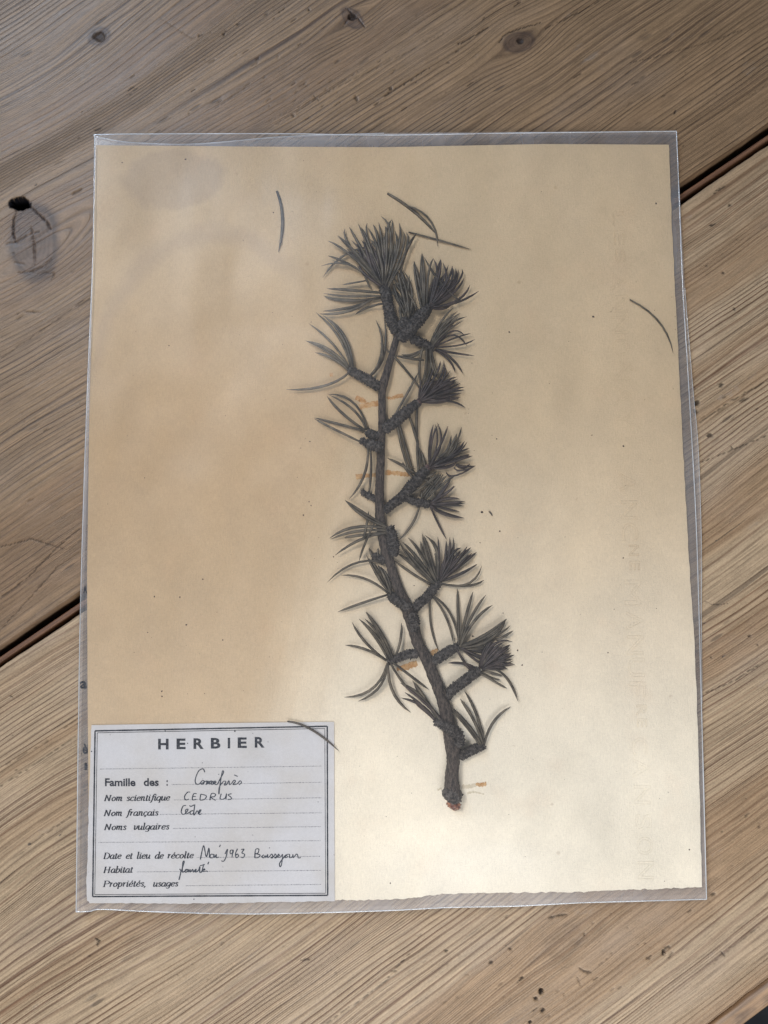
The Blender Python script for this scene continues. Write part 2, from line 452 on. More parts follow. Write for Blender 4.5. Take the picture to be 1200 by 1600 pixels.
# ------------------------------------------------------------------ table
# local frame of the boards: u along the joint, v across (towards the far left)
A0 = at(0, 1044); A1 = at(1200, 227)
UD = (A1 - A0).normalized(); VD = Vector((-UD.y, UD.x, 0))
ORG = (A0 + A1) / 2
ANG = math.atan2(UD.y, UD.x)
def uv(px, py):
    p = at(px, py) - ORG
    return p.dot(UD), p.dot(VD)
table = empty('wooden_table', ORG)
table.rotation_euler = (0, 0, ANG)
tag(table, 'weathered pine table of two wide boards with a dark open joint', 'table')
def board(name, us, vs2d, dens, mat, knots, marks, holes, thick=0.028, round_side=None, bends=()):
    """us (n), vs2d (n,m): local coordinates of the top. knots/marks are given in photograph pixels."""
    U = np.repeat(us[:, None], vs2d.shape[1], 1)
    V = vs2d
    warp = np.zeros_like(U); mark = np.zeros_like(U); knot = np.zeros_like(U); kring = np.zeros_like(U); Z = np.zeros_like(U)
    for (px, py, sa, sb, amp) in bends:
        ku, kv = uv(px, py)
        warp += amp * PX * np.exp(-((U - ku) / (sa * PX)) ** 2 - ((V - kv) / (sb * PX)) ** 2)
    for (px, py, ra, rb, ang, amt, push) in knots:
        ku, kv = uv(px, py)
        a = math.radians(ang) - ANG
        du, dv = U - ku, V - kv
        # ellipse axes: ang is the angle of the long axis in the picture
        ex = (du * math.cos(a) + dv * math.sin(a)) / (ra * PX)
        ey = (-du * math.sin(a) + dv * math.cos(a)) / (rb * PX)
        nz = (fbm(U * 110 + 3, V * 110) - .47) * .5
        r = np.sqrt(ex ** 2 + ey ** 2) + nz
        knot = np.maximum(knot, amt * (1 - smooth01((r - .85) / .5)))
        kring = np.where(r < 1.5, r, kring)
        g = np.exp(-((du / (ra * 2.6 * PX)) ** 2)) * np.exp(-(np.abs(dv) / (rb * 3.2 * PX)))
        warp -= push * PX * np.tanh(dv / (rb * .8 * PX)) * g
    Uo, V2o = U, V
    vs_sign = 1 if V[0, 0] < V[0, -1] else -1
    for (pts, wd, dep, soft) in marks:
        P = [uv(*p) for p in pts]
        mg = .004
        i0, i1 = np.searchsorted(us, [min(p[0] for p in P) - mg, max(p[0] for p in P) + mg])
        vmid = V2o[(i0 + i1) // 2 if i1 < len(us) else -1]
        j0, j1 = np.searchsorted(vmid * vs_sign, sorted([vs_sign * (min(p[1] for p in P) - mg), vs_sign * (max(p[1] for p in P) + mg)]))
        j0, j1 = max(0, j0 - 4), j1 + 4
        if i1 - i0 < 2 or j1 - j0 < 2: continue
        sl = (slice(i0, i1), slice(j0, j1))
        U, V = Uo[sl], V2o[sl]
        D = np.full(U.shape, 9.0)
        A = np.zeros(U.shape); ns_ = len(P) - 1
        U = U + (fbm(U * 700 + 5, V * 700) - .47) * .0007; V = V + (fbm(U * 700, V * 700 + 44) - .47) * .0009
        for i_, (a, b) in enumerate(zip(P[:-1], P[1:])):
            ax, ay = a; bx, by = b
            l2 = (bx - ax) ** 2 + (by - ay) ** 2 + 1e-12
            t = np.clip(((U - ax) * (bx - ax) + (V - ay) * (by - ay)) / l2, 0, 1)
            dd = np.hypot(U - ax - t * (bx - ax), V - ay - t * (by - ay))
            A = np.where(dd < D, (i_ + t) / ns_, A); D = np.minimum(D, dd)
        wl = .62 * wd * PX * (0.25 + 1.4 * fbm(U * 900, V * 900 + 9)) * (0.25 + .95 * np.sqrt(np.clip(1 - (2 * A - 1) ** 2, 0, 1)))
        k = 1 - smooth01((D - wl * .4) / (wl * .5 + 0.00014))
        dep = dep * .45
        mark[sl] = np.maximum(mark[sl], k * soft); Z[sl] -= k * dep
    U, V = Uo, V2o
    for (px, py, rx, ry, dep, amt) in holes:
        hu, hv = uv(px, py)
        # given in picture axes
        W = np.array([UD.x, UD.y]); W2 = np.array([VD.x, VD.y])
        X = (U - hu) * UD.x + (V - hv) * VD.x; Y = (U - hu) * UD.y + (V - hv) * VD.y
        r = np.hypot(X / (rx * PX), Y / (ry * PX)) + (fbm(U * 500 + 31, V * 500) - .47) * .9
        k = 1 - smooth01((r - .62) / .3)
        mark = np.maximum(mark, (1 - smooth01((r - .95) / .22)) * amt); Z -= k * dep  # painted dark reaches past the rim so the hole walls look shaded
    Z += (fbm(U * 25, V * 40) - .47) * 0.0006
    Z += (fbm(U * 160, V * 420) - .47) * 0.00012
    n, m = U.shape
    # rounded arris towards the joint / edge, then straight down
    P = np.stack([U, V, Z], -1)
    def skirt(edge, sgn):
        rows = []
        for (dv_, dz_) in ((.0003, -.0002), (.0007, -.0008), (.0009, -.0018), (.0009, -thick)):
            e = edge.copy(); e[:, 1] += sgn * dv_; e[:, 2] += dz_; rows.append(e)
        return np.stack(rows, 1)
    P[:, 0, 1] += (fbm(us * 90, us * 0, 4) - .47) * .0011 * vs_sign
    P[:, -1, 1] += (fbm(us * 80, us * 0 + 8, 4) - .47) * .0011 * vs_sign
    s0 = skirt(P[:, 0], -1 if P[0, 0, 1] < P[0, -1, 1] else 1)[:, ::-1]
    s1 = skirt(P[:, -1], 1 if P[0, 0, 1] < P[0, -1, 1] else -1)
    P = np.concatenate([s0, P, s1], 1)
    pad = lambda a: np.concatenate([np.repeat(a[:, :1], 4, 1), a, np.repeat(a[:, -1:], 4, 1)], 1)
    o = grid_obj(name, P, mat, None, {'warp': pad(warp), 'mark': pad(mark), 'knot': pad(knot), 'kring': pad(kring)})
    o.parent = table
    return o
def axis(a, lo, hi, b, fine, coarse):
    return np.unique(np.concatenate([np.arange(a, lo, coarse), np.arange(lo, hi, fine), np.arange(hi, b + 1e-6, coarse)]))

# far board
g_up0 = uv(0, 1008)[1]; g_up1 = uv(1200, 195)[1]
vj = (g_up0 + g_up1) / 2 + .0007
us = axis(-0.42, -0.235, 0.215, 0.42, 0.00046, 0.01)
vt = axis(vj, vj, 0.235, 0.40, 0.00046, 0.01)
V2 = np.repeat(vt[None], len(us), 0)
far_knots = [(54, 380, 66, 38, 98, .80, 55), (812, 65, 24, 17, 10, .7, 22), (550, 28, 22, 13, -45, .7, 14), (155, 57, 19, 15, 20, .6, 4)]
far_marks = [
 ([(27, 325), (21, 345), (20, 365), (24, 378)], 1.7, .0010, .9),
 ([(46, 322), (60, 335), (72, 346), (80, 358)], 1.6, .0010, .9),
 ([(8, 381), (25, 379), (40, 370), (50, 365)], .9, .0008, .4),
 ([(48, 355), (51, 366), (54, 385), (54, 416)], 1.1, .0010, .6),
 ([(50, 366), (62, 362)], 1.1, .0006, .7), ([(22, 411), (38, 413)], 1.0, .0006, .4),
 ([(25, 427), (50, 425), (70, 416), (80, 405)], 1.2, .0008, .5),
 ([(58, 432), (72, 426), (84, 428), (80, 436)], 1.5, .0006, .5),
 ([(38, 487), (62, 488)], 1.6, .0006, .6), ([(112, 305), (128, 295)], 3, .0008, .5), ([(118, 480), (150, 462)], 2.6, .0006, .5),
 ([(845, 35), (815, 44), (790, 52), (778, 68)], 1.8, .0008, .8), ([(940, 0), (900, 22), (850, 46)], 1.3, .0006, .7),
 ([(815, 1), (803, 10)], 2.6, .0008, .8), ([(763, 42), (730, 62), (720, 68)], 2.2, .0008, .85), ([(718, 68), (715, 66)], 5, .001, .8),
 ([(672, 105), (612, 143), (600, 150)], 1.8, .0006, .7), ([(612, 136), (609, 140)], 6, .0008, .7),
 ([(1180, 40), (1100, 68), (1020, 90), (985, 98)], 1.2, .0004, .5), ([(400, 215), (470, 170), (560, 112)], 1.0, .0004, .5),
 ([(1056, 172), (1053, 178)], 3.4, .0006, .8), ([(1200, 130), (1170, 150)], 1.2, .0004, .5),
 ([(540, 12), (560, 30), (572, 45)], 2.0, .0006, .8), ([(536, 40), (548, 24)], 2.0, .0006, .6),
 ([(0, 855), (50, 842), (100, 858)], 1.3, .0004, .7), ([(0, 935), (40, 905), (90, 855), (125, 825)], 1.5, .0006, .7),
 ([(0, 985), (50, 930), (90, 885), (125, 862)], 1.6, .0006, .55), ([(420, 190), (520, 140), (600, 100), (700, 48)], 1.0, .0003, .4),
 ([(0, 560), (60, 520), (130, 470)], 1.5, .0004, .5), ([(250, 28), (300, 60), (330, 50)], 1.0, .0003, .35),
 ([(490, 150), (500, 160)], 1.3, .0003, .6), ([(335, 170), (390, 130)], 1.2, .0003, .4), ([(352, 52), (348, 54)], 4, .0006, .7), ([(484, 15), (482, 16)], 5, .0008, .8),
 ([(460, 180), (456, 181)], 5, .0006, .6), ([(555, 150), (558, 158)], 5, .0006, .6), ([(148, 203), (158, 201)], 3, .0006, .7), ([(122, 214), (124, 215)], 4, .0006, .6),
]
for (x_, y_, n_) in ((480, 130, 26), (640, 90, 22), (300, 120, 12), (930, 120, 10), (110, 470, 10), (60, 600, 10), (1080, 140, 8), (60, 700, 8), (420, 40, 14)):
    for _ in range(n_):
        cx, cy = x_ + random.gauss(0, 75), y_ + random.gauss(0, 55)
        l = random.uniform(.5, 7)
        far_marks.append(([(cx - l * .8, cy + l * .5), (cx + l * .8, cy - l * .5)], random.uniform(.8, 2.4), .0004, random.uniform(.25, .7)))
far_holes = [(30, 318, 17, 11, .006, 1.0), (812, 64, 6, 5, .0006, .7), (549, 27, 8, 6, .001, .7), (155, 57, 11, 9, .0004, .55)]
far_bends = [(60, 150, 260, 120, 34), (250, 260, 160, 90, -12), (900, 200, 300, 90, 10), (40, 700, 200, 120, -10)]
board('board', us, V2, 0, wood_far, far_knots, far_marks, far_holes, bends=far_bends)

# near board; its outer edge runs a little steeper than the joint
vn = (uv(0, 1044)[1] + uv(1200, 227)[1]) / 2 - .0007
e0 = uv(1105, 1600); e1 = uv(1200, 1524)
def vedge(u): return e0[1] + (e1[1] - e0[1]) / (e1[0] - e0[0]) * (u - e0[0]) * .62
us = axis(-0.42, -0.225, 0.225, 0.42, 0.00046, 0.01)
tt = np.linspace(0, 1, 470)
V2 = vn + tt[None, :] * (vedge(us)[:, None] - vn)
near_marks = [
 ([(510, 1600), (600, 1535), (640, 1490)], 1.3, .0005, .6), ([(150, 1466), (155, 1470), (152, 1480)], 3.2, .0006, .8),
 ([(470, 1500), (485, 1500)], 3, .0005, .6), ([(845, 1549), (848, 1545)], 7, .001, .9), ([(836, 1563), (838, 1558)], 7, .001, .9),
 ([(846, 1583), (850, 1575)], 6, .001, .9), ([(825, 1598), (830, 1597)], 7, .001, .9), ([(812, 1533), (816, 1526)], 5, .0008, .8), ([(765, 1506), (769, 1502)], 5, .0008, .8),
 ([(796, 1484), (799, 1482)], 4, .0008, .8), ([(695, 1487), (699, 1485)], 5, .0008, .8), ([(858, 1435), (862, 1433), (875, 1430), (886, 1429)], 3.5, .0006, .7),
 ([(905, 1513), (915, 1518), (925, 1520)], 3, .0006, .7), ([(1035, 1492), (1040, 1482), (1048, 1478)], 4, .0006, .7), ([(1010, 1498), (1018, 1494)], 4, .0006, .7),
 ([(1044, 1497), (1052, 1488)], 3, .0006, .6), ([(1128, 1488), (1132, 1496)], 4, .0006, .7), ([(1110, 1400), (1118, 1396)], 4, .0008, .7),
 ([(912, 1463), (914, 1457)], 3, .0006, .7), ([(902, 1525), (906, 1540)], 1.8, .0004, .5),
 ([(1115, 302), (1135, 288)], 2.4, .0006, .7), ([(1110, 353), (1118, 349)], 4, .0008, .8), ([(1138, 322), (1142, 320)], 4, .0008, .8), ([(1128, 427), (1132, 425)], 4, .0008, .8),
 ([(1146, 483), (1148, 482)], 4, .0008, .8), ([(1085, 633), (1092, 627)], 8, .001, .85), ([(1083, 640), (1090, 645)], 6, .001, .7), ([(1124, 604), (1130, 600)], 5, .0008, .8),
 ([(1105, 682), (1112, 678)], 7, .0008, .8), ([(1200, 595), (1150, 622), (1090, 662)], 1.6, .0006, .7), ([(1200, 680), (1090, 725)], 1.3, .0006, .7), ([(1142, 700), (1144, 699)], 5, .0008, .8),
 ([(1155, 628), (1170, 622)], 5, .0006, .6), ([(1200, 1030), (1150, 1062), (1105, 1082)], 1.5, .0005, .7), ([(1100, 940), (1115, 945), (1138, 943)], 1.0, .0003, .6),
 ([(1170, 995), (1173, 993)], 4, .0008, .8), ([(1110, 1028), (1112, 1027)], 3, .0008, .7), ([(1183, 1008), (1185, 1007)], 3, .0006, .7),
 ([(0, 1230), (60, 1190), (120, 1150)], 1.3, .0005, .6), ([(0, 1200), (70, 1160), (125, 1120)], 1.0, .0004, .5), ([(15, 1087), (18, 1089)], 3, .0006, .7),
 ([(1200, 1440), (1130, 1490), (1110, 1510)], 1.3, .0003, .4), ([(0, 1360), (60, 1310), (118, 1270)], 1.4, .0004, .5),
]
for (x_, y_, n_) in ((860, 1530, 18), (960, 1480, 14), (300, 1490, 12), (1150, 640, 14), (60, 1150, 12), (1130, 400, 8), (1150, 1300, 8), (520, 1520, 10), (700, 1500, 8)):
    for _ in range(n_):
        cx, cy = x_ + random.gauss(0, 70), y_ + random.gauss(0, 45)
        l = random.uniform(.5, 5)
        near_marks.append(([(cx - l * .8, cy + l * .5), (cx + l * .8, cy - l * .5)], random.uniform(.8, 2.4), .0004, random.uniform(.25, .7)))
near_holes = [(1037, 1488, 3, 5, .001, .8), (845, 1549, 3.5, 4, .001, .9)]
near_bends = [(330, 1420, 330, 170, 30), (900, 1440, 260, 60, -12), (1150, 900, 170, 260, 14), (60, 1300, 200, 200, -24)]
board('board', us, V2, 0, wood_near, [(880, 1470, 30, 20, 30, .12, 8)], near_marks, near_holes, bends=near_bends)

# strip lying deep in the joint, with the two dark slots on either side
def slab(name, corners, z0, z1, mat, parent, nseg=60, round_=.0008):
    """corners: uv of four corners a(u0,v0) b(u1,v0) c(u1,v1) d(u0,v1)"""
    (a, b, c_, d) = corners
    prof = [(0, z0), (0, z1 - round_), (.12, z1 - round_ * .25), (.3, z1), (.7, z1), (.88, z1 - round_ * .25), (1, z1 - round_), (1, z0)]
    P = np.zeros((nseg, len(prof), 3))
    for i in range(nseg):
        t = i / (nseg - 1)
        lo = np.array(a) * (1 - t) + np.array(b) * t; hi = np.array(d) * (1 - t) + np.array(c_) * t
        for j, (k, zz) in enumerate(prof):
            q = lo * (1 - k) + hi * k
            P[i, j] = (q[0], q[1], zz + (0.0003 * math.sin(i * 1.7 + j) if 1 < j < 6 else 0) * .5)
    o = grid_obj(name, P, mat)
    o.parent = parent
    return o
w_ = vj - vn
slab('joint_strip', ((-.42, vn + w_ * .30), (.42, vn + w_ * .30), (.42, vn + w_ * .57), (-.42, vn + w_ * .57)), -0.02, -0.0026, strip_mat, table)
slab('joint_bottom', ((-.42, vn - .004), (.42, vn - .004), (.42, vj + .004), (-.42, vj + .004)), -0.0275, -0.024, under_mat, table, 8)
# edge strip of the table at the lower right
ew = 0.0050
mesh_us = (-.42, .42)
s_ = lambda u, d: (u, float(vedge(u)) - d)
slab('edge_strip', (s_(-.42, .0022), s_(.42, .0022), s_(.42, .0022 + ew + .003), s_(-.42, .0022 + ew + .003)), -0.03, -0.0006, edge_mat, table, 80, .0024)

fl = mesh_obj('floor', [(-3, -3, -.75), (3, -3, -.75), (3, 3, -.75), (-3, 3, -.75)], [(0, 1, 2, 3)], floor_mat, smooth=False)
tag(fl, kind='structure')

# ------------------------------------------------------------------ height fields (metres) over the picture plane
def poly_d(px, py, pts):
    D = np.full(np.shape(px), 1e9)
    for (a, b) in zip(pts[:-1], pts[1:]):
        l2 = (b[0] - a[0]) ** 2 + (b[1] - a[1]) ** 2
        t = np.clip(((px - a[0]) * (b[0] - a[0]) + (py - a[1]) * (b[1] - a[1])) / l2, 0, 1)
        D = np.minimum(D, np.hypot(px - a[0] - t * (b[0] - a[0]), py - a[1] - t * (b[1] - a[1])))
    return D
STEM = [(709, 1247, 11), (707, 1238, 12), (706, 1215, 10.6), (708, 1190, 9.8), (706, 1160, 11), (700, 1130, 10.5), (695, 1105, 9.5), (688, 1083, 9.3), (679, 1060, 9.2), (668, 1033, 9), (654, 1007, 9),
        (646, 980, 9.5), (638, 955, 10), (627, 930, 8), (619, 910, 7.5), (611, 885, 7.6), (603, 860, 8), (597, 835, 7.4), (594, 810, 7.4), (593, 785, 7.2), (593, 761, 7.0), (594, 737, 6.8), (595, 712, 6.4),
        (596, 690, 6), (597, 664, 6), (597, 640, 6), (597, 611, 6.2), (600, 597, 7), (608, 569, 5.6), (616, 541, 5.2), (621, 525, 5.6), (626, 512, 5)]
SP = [(a, b) for a, b, c in STEM] + [(605, 440), (590, 400)]
def Bz(px, py):
    """height of the mounting sheet: nearly flat, lifting along the lower edge"""
    px = np.asarray(px, float); py = np.asarray(py, float)
    lift = smooth01((py - 1230) / 190.) * (0.0022 + 0.0016 * np.exp(-((px - 470) / 190.) ** 2) - 0.0006 * smooth01((px - 800) / 300.))
    lift2 = smooth01((330 - py) / 120.) * 0.0012 * np.exp(-((px - 700) / 220.) ** 2)
    wav = 0.0005 * np.sin(px / 88. + py / 300.) + 0.00045 * np.sin(py / 120. - px / 260.)
    fold = 0.0007 * np.exp(-((px - 662 + (py - 1400) * .1) / 22.) ** 2) * smooth01((py - 1270) / 130.)
    mott = (fbm(px / 130. + 7, py / 170. + 2, 3) - .45) * 0.0016
    return 0.0020 + lift * 1.25 + lift2 + wav + fold + mott
def Fz(px, py):
    """height of the front film above the sheet"""
    px = np.asarray(px, float); py = np.asarray(py, float)
    d = poly_d(px, py, SP)
    tent = 0.0064 * np.exp(-(d / 190.) ** 2)
    n = (fbm(px / 130. + 3 + py / 900., py / 640. + 1, 3) - .45) * 0.0017
    ed = smooth01(np.minimum(np.minimum(px - 135, 1095 - px), np.minimum(py - 205, 1425 - py)) / 120.)
    return 0.0006 + (tent + np.maximum(n, -.0001)) * ed + 0.0002
def B1(px, py): return float(Bz(px, py))

def edge_fn(pts):
    """polyline -> function of 0..1 by arc length"""
    P = np.array(pts, float)
    L = np.concatenate([[0], np.cumsum(np.hypot(*np.diff(P, axis=0).T))]); L /= L[-1]
    return lambda t: np.stack([np.interp(t, L, P[:, 0]), np.interp(t, L, P[:, 1])], -1)
def coons(top, bottom, left, right, n, m, jit=None):
    """top/bottom run left->right, left/right top->bottom; returns pixel grid (n along x, m along y)"""
    s = np.linspace(0, 1, n); t = np.linspace(0, 1, m)
    T, Bt, L, R = edge_fn(top)(s), edge_fn(bottom)(s), edge_fn(left)(t), edge_fn(right)(t)
    if jit: jit(T, Bt, L, R)
    s_, t_ = s[:, None, None], t[None, :, None]
    G = (1 - t_) * T[:, None] + t_ * Bt[:, None] + (1 - s_) * L[None] + s_ * R[None]
    G -= (1 - s_) * (1 - t_) * T[0] + s_ * (1 - t_) * T[-1] + (1 - s_) * t_ * Bt[0] + s_ * t_ * Bt[-1]
    return G
def sheet_obj(name, G, zf, th, mat, parent=None):
    """a sheet with real thickness from a grid of pixels"""
    X, Y = G[..., 0], G[..., 1]
    z = zf(X, Y)
    P = at_np(X, Y, z); Q = P.copy(); Q[..., 2] -= th
    n, m = X.shape
    verts = np.concatenate([P.reshape(-1, 3), Q.reshape(-1, 3)])
    idx = np.arange(n * m).reshape(n, m); N = n * m
    f = np.stack([idx[:-1, :-1], idx[:-1, 1:], idx[1:, 1:], idx[1:, :-1]], -1).reshape(-1, 4)[:, ::-1]
    # orientation: x to the right, y (picture) down -> make the top face up
    faces = [tuple(q) for q in f[:, ::-1]] if False else [tuple(q) for q in f]
    faces += [tuple(int(k) + N for k in q[::-1]) for q in f]
    ring = list(idx[:, 0]) + list(idx[-1, 1:]) + list(idx[-2::-1, -1]) + list(idx[0, -2:0:-1])
    for a, b in zip(ring, ring[1:] + ring[:1]):
        faces.append((int(a), int(a) + N, int(b) + N, int(b)))
    me = bpy.data.meshes.new(name)
    me.from_pydata(verts.tolist(), [], [tuple(int(k) for k in q) for q in faces])
    bm = bmesh.new(); bm.from_mesh(me); bmesh.ops.recalc_face_normals(bm, faces=bm.faces)
    for e in bm.edges:
        if len(e.link_faces) == 2 and e.calc_face_angle(0) > 1.0: e.smooth = False
    bm.to_mesh(me); bm.free()
    me.polygons.foreach_set('use_smooth', [True] * len(me.polygons))
    me.materials.append(mat)
    o = bpy.data.objects.new(name, me); COL.objects.link(o)
    if parent:
        o.parent = parent; o.matrix_parent_inverse = Matrix.Translation(-parent.location)
    return o

# ------------------------------------------------------------------ mounting sheet
c0 = at(600, 815)
sheet = empty('mounting_sheet', c0)
tag(sheet, 'yellowed cream herbarium sheet with brown glue marks inside the clear sleeve', 'paper sheet')
def jit(T, Bt, L, R):
    k = (fbm(np.arange(len(Bt)) * .55, np.zeros(len(Bt)), 3) - .45) * 4.2
    k[0] = k[-1] = 0
    Bt[:, 1] += k
    k = (fbm(np.arange(len(R)) * .35, np.ones(len(R)), 3) - .45) * 2.0; k[0] = k[-1] = 0
    R[:, 0] += k
G = coons([(150, 227), (400, 229), (600, 230), (700, 228), (850, 225), (1045, 226)],
          [(140, 1411), (520, 1407), (600, 1406), (650, 1403), (680, 1398), (720, 1396), (900, 1394), (1000, 1390), (1097, 1386)],
          [(150, 227), (146, 400), (140, 620), (136, 900), (137, 1100), (140, 1411)],
          [(1045, 226), (1050, 350), (1062, 600), (1075, 850), (1085, 1000), (1091, 1150), (1097, 1386)], 260, 200, jit)
sh = sheet_obj('paper', G, Bz, 0.00035, paper_mat, sheet)
# glue marks
def patch(name, pts, mat, h=0.00005, parent=sheet):
    """irregular thin film of glue between points (x,y,halfwidth)"""
    ring_a, ring_b = [], []
    path = lerp_path([(p[0], p[1], p[2]) for p in pts], max(6, len(pts) * 6))
    for i, p in enumerate(path):
        q = path[min(i + 1, len(path) - 1)] - path[max(i - 1, 0)]
        d = np.array([-q[1], q[0]]); d /= np.hypot(*d) + 1e-9
        w = p[2]
        ring_a.append((p[0] + d[0] * (w + random.uniform(-1.3, 1.1)), p[1] + d[1] * (w + random.uniform(-1.3, 1.1))))
        ring_b.append((p[0] - d[0] * (w + random.uniform(-1.3, 1.1)), p[1] - d[1] * (w + random.uniform(-1.3, 1.1))))
    vs = []; fs = []
    for i, (a, b) in enumerate(zip(ring_a, ring_b)):
        for k, q in enumerate((a, ((a[0] + b[0]) / 2, (a[1] + b[1]) / 2), b)):
            vs.append(at(q[0], q[1], B1(*q) + h * (1 if k != 1 else 1.8)))
        if i: 
            j = i * 3
            fs += [(j - 3, j - 2, j + 1, j), (j - 2, j - 1, j + 2, j + 1)]
    return mesh_obj(name, vs, fs, mat, parent)
for pts in ([(556, 621, 3.5), (563, 624, 4), (572, 629, 3)], [(561, 636, 4), (575, 633, 4.2), (591, 630, 4)], [(603, 621, 2), (612, 622, 2.2), (618, 620, 3), (630, 618, 3)],
            [(556, 745, 4), (566, 744, 3.2), (580, 743, 3), (588, 742, 3)], [(602, 738, 4), (614, 739, 3.2), (626, 740, 3.4), (640, 742, 3)],
            [(620, 1045, 3), (632, 1043, 5), (646, 1038, 5), (652, 1036, 4)], [(670, 1024, 4), (678, 1019, 4), (684, 1014, 2)], [(743, 1226, 2.6), (752, 1226, 3.2), (760, 1225, 2.8)],
            [(515, 585, 3), (520, 586, 3)]):
    patch('glue_mark', pts, glue_mat)
for pts in ([(722, 1229, 3), (732, 1229, 3.5), (744, 1227, 3)], [(684, 1234, 1.5), (690, 1231, 1.8)], [(730, 1240, 1.2), (740, 1237, 1.4), (756, 1241, 1.2)]):
    patch('faint_glue_mark', pts, glue2_mat)

# embossed watermark letters, running down the right side, tops to the right
def letter_curve(ch):
    cu = bpy.data.curves.new('watermark_letter', 'FONT')
    cu.body = ch
    cu.size = 1
    return cu
def text_mesh(ch, bevel=0.0, fill=True, offset=0.0):
    cu = bpy.data.curves.new('tmp', 'FONT'); cu.body = ch; cu.resolution_u = 4
    cu.offset = offset
    if not fill: cu.fill_mode = 'NONE'; cu.bevel_depth = bevel; cu.bevel_resolution = 0
    ob = bpy.data.objects.new('tmp', cu); COL.objects.link(ob)
    dg = bpy.context.evaluated_depsgraph_get()
    me = bpy.data.meshes.new_from_object(ob.evaluated_get(dg))
    vs = [v.co.copy() for v in me.vertices]; fs = [tuple(p.vertices) for p in me.polygons]
    bpy.data.objects.remove(ob); bpy.data.curves.remove(cu); bpy.data.meshes.remove(me)
    return vs, fs
def text_in_box(name, ch, x0, y0, x1, y1, mat, zf, parent, rot=False, fill=True, offset=0.0, shear=0.0, bevel=.02, dy=0.0, fit=None):
    """letters fitted to a picture box; rot: letter tops to the right, reading down"""
    vs, fs = text_mesh(ch, bevel, fill, offset)
    X = [v.x for v in vs]; Y = [v.y for v in vs]
    ax, bx, ay, by = min(X), max(X), min(Y), max(Y)
    if fit: ay, by = fit
    out = []
    for v in vs:
        s = (v.x - ax) / (bx - ax); t = (v.y - ay) / (by - ay)
        s2 = s
        if rot: px, py = x0 + t * (x1 - x0), y0 + s * (y1 - y0)
        else: px, py = x0 + s2 * (x1 - x0) + shear * t, y1 - t * (y1 - y0) + dy * s
        out.append(at(px, py, zf(px, py) + v.z * (PX * 22)))
    return mesh_obj(name, out, fs, mat, parent, smooth=False)
wm = [('L', 342, 24, 8), ('E', 372, 24, 8), ('S', 400, 22, 8), ('A', 440, 30, 0), ('N', 475, 28, 0), ('N', 508, 28, 0), ('O', 543, 27, 0), ('N', 580, 28, 0), ('A', 618, 30, 0), ('Y', 655, 28, 0),
      ('A', 754, 30, 0), ('N', 797, 30, 0), ('C', 831, 28, 0), ('N', 860, 17, 9), ('E', 884, 15, 9), ('M', 926, 40, 0), ('A', 970, 30, 0), ('N', 1008, 30, 0), ('U', 1043, 30, 0), ('F', 1077, 24, 0),
      ('R', 1110, 17, 9), ('E', 1130, 14, 9), ('C', 1166, 27, 0), ('A', 1200, 30, 0), ('N', 1242, 30, 0), ('S', 1284, 24, 0), ('O', 1322, 28, 0), ('N', 1360, 28, 0)]
for ch, yc, wd, sm in wm:
    xc = 978 + (yc - 700) * .047
    x0 = xc - 13; x1 = xc + 13
    if sm: x0 = x0 + 10
    text_in_box('watermark_letter', ch, x0, yc - wd / 2, x1, yc + wd / 2, paper_mat, lambda a, b: B1(a, b) + .00004, sheet, rot=True, fill=False, bevel=(.013 if yc > 700 else .009) * (1.4 if sm else 1))

# crumbs and dust on the paper
vs = []; fs = []
def crumb(px, py, r, zoff=0.0):
    z = B1(px, py) + zoff
    k = len(vs); c = at(px, py, z)
    a0 = random.uniform(0, 6.28)
    for i in range(5):
        a = a0 + i * 1.256
        rr = r * PX * random.uniform(.6, 1.3)
        vs.append(c + Vector((math.cos(a) * rr, math.sin(a) * rr, 0.0)))
    vs.append(c + Vector((0, 0, r * PX * .8)))
    for i in range(5): fs.append((k + i, k + (i + 1) % 5, k + 5))
for (px, py, r) in ((290, 249, 1.8), (191, 254, 1.5), (427, 332, 1.4), (927, 495, 2.0), (796, 519, 1.8), (776, 686, 1.2), (753, 800, 2.2), (781, 830, 1.4), (750, 848, 1), (474, 805, 1.3), (548, 850, 1), (521, 870, 1.3),
                    (241, 932, 1.4), (281, 933, 1.4), (291, 976, 1.4), (231, 988, 1), (253, 1080, 1.3), (253, 1088, 1.3), (974, 697, 1.6), (925, 680, 1), (974, 872, 1.2), (1025, 318, 1.4), (317, 905, 1.5), (264, 540, 1.1),
                    (484, 690, 1.3), (483, 784, 1.2), (486, 790, 1), (647, 915, 1.2), (739, 994, 1.5), (809, 1016, 1.6), (816, 1039, 1.5), (786, 958, 1), (1077, 1328, 1.3), (950, 1020, 1), (348, 1000, 1.2), (610, 1380, 1.3), (470, 700, .9)):
    crumb(px, py, r)
for _ in range(150):
    crumb(random.uniform(160, 1060), random.uniform(250, 1380), random.uniform(.35, .8))
cr = mesh_obj('dust_speck', vs, fs, crumb_mat, smooth=False)
tag(cr, 'dark specks of plant dust scattered over the cream paper', 'dust', kind='stuff')

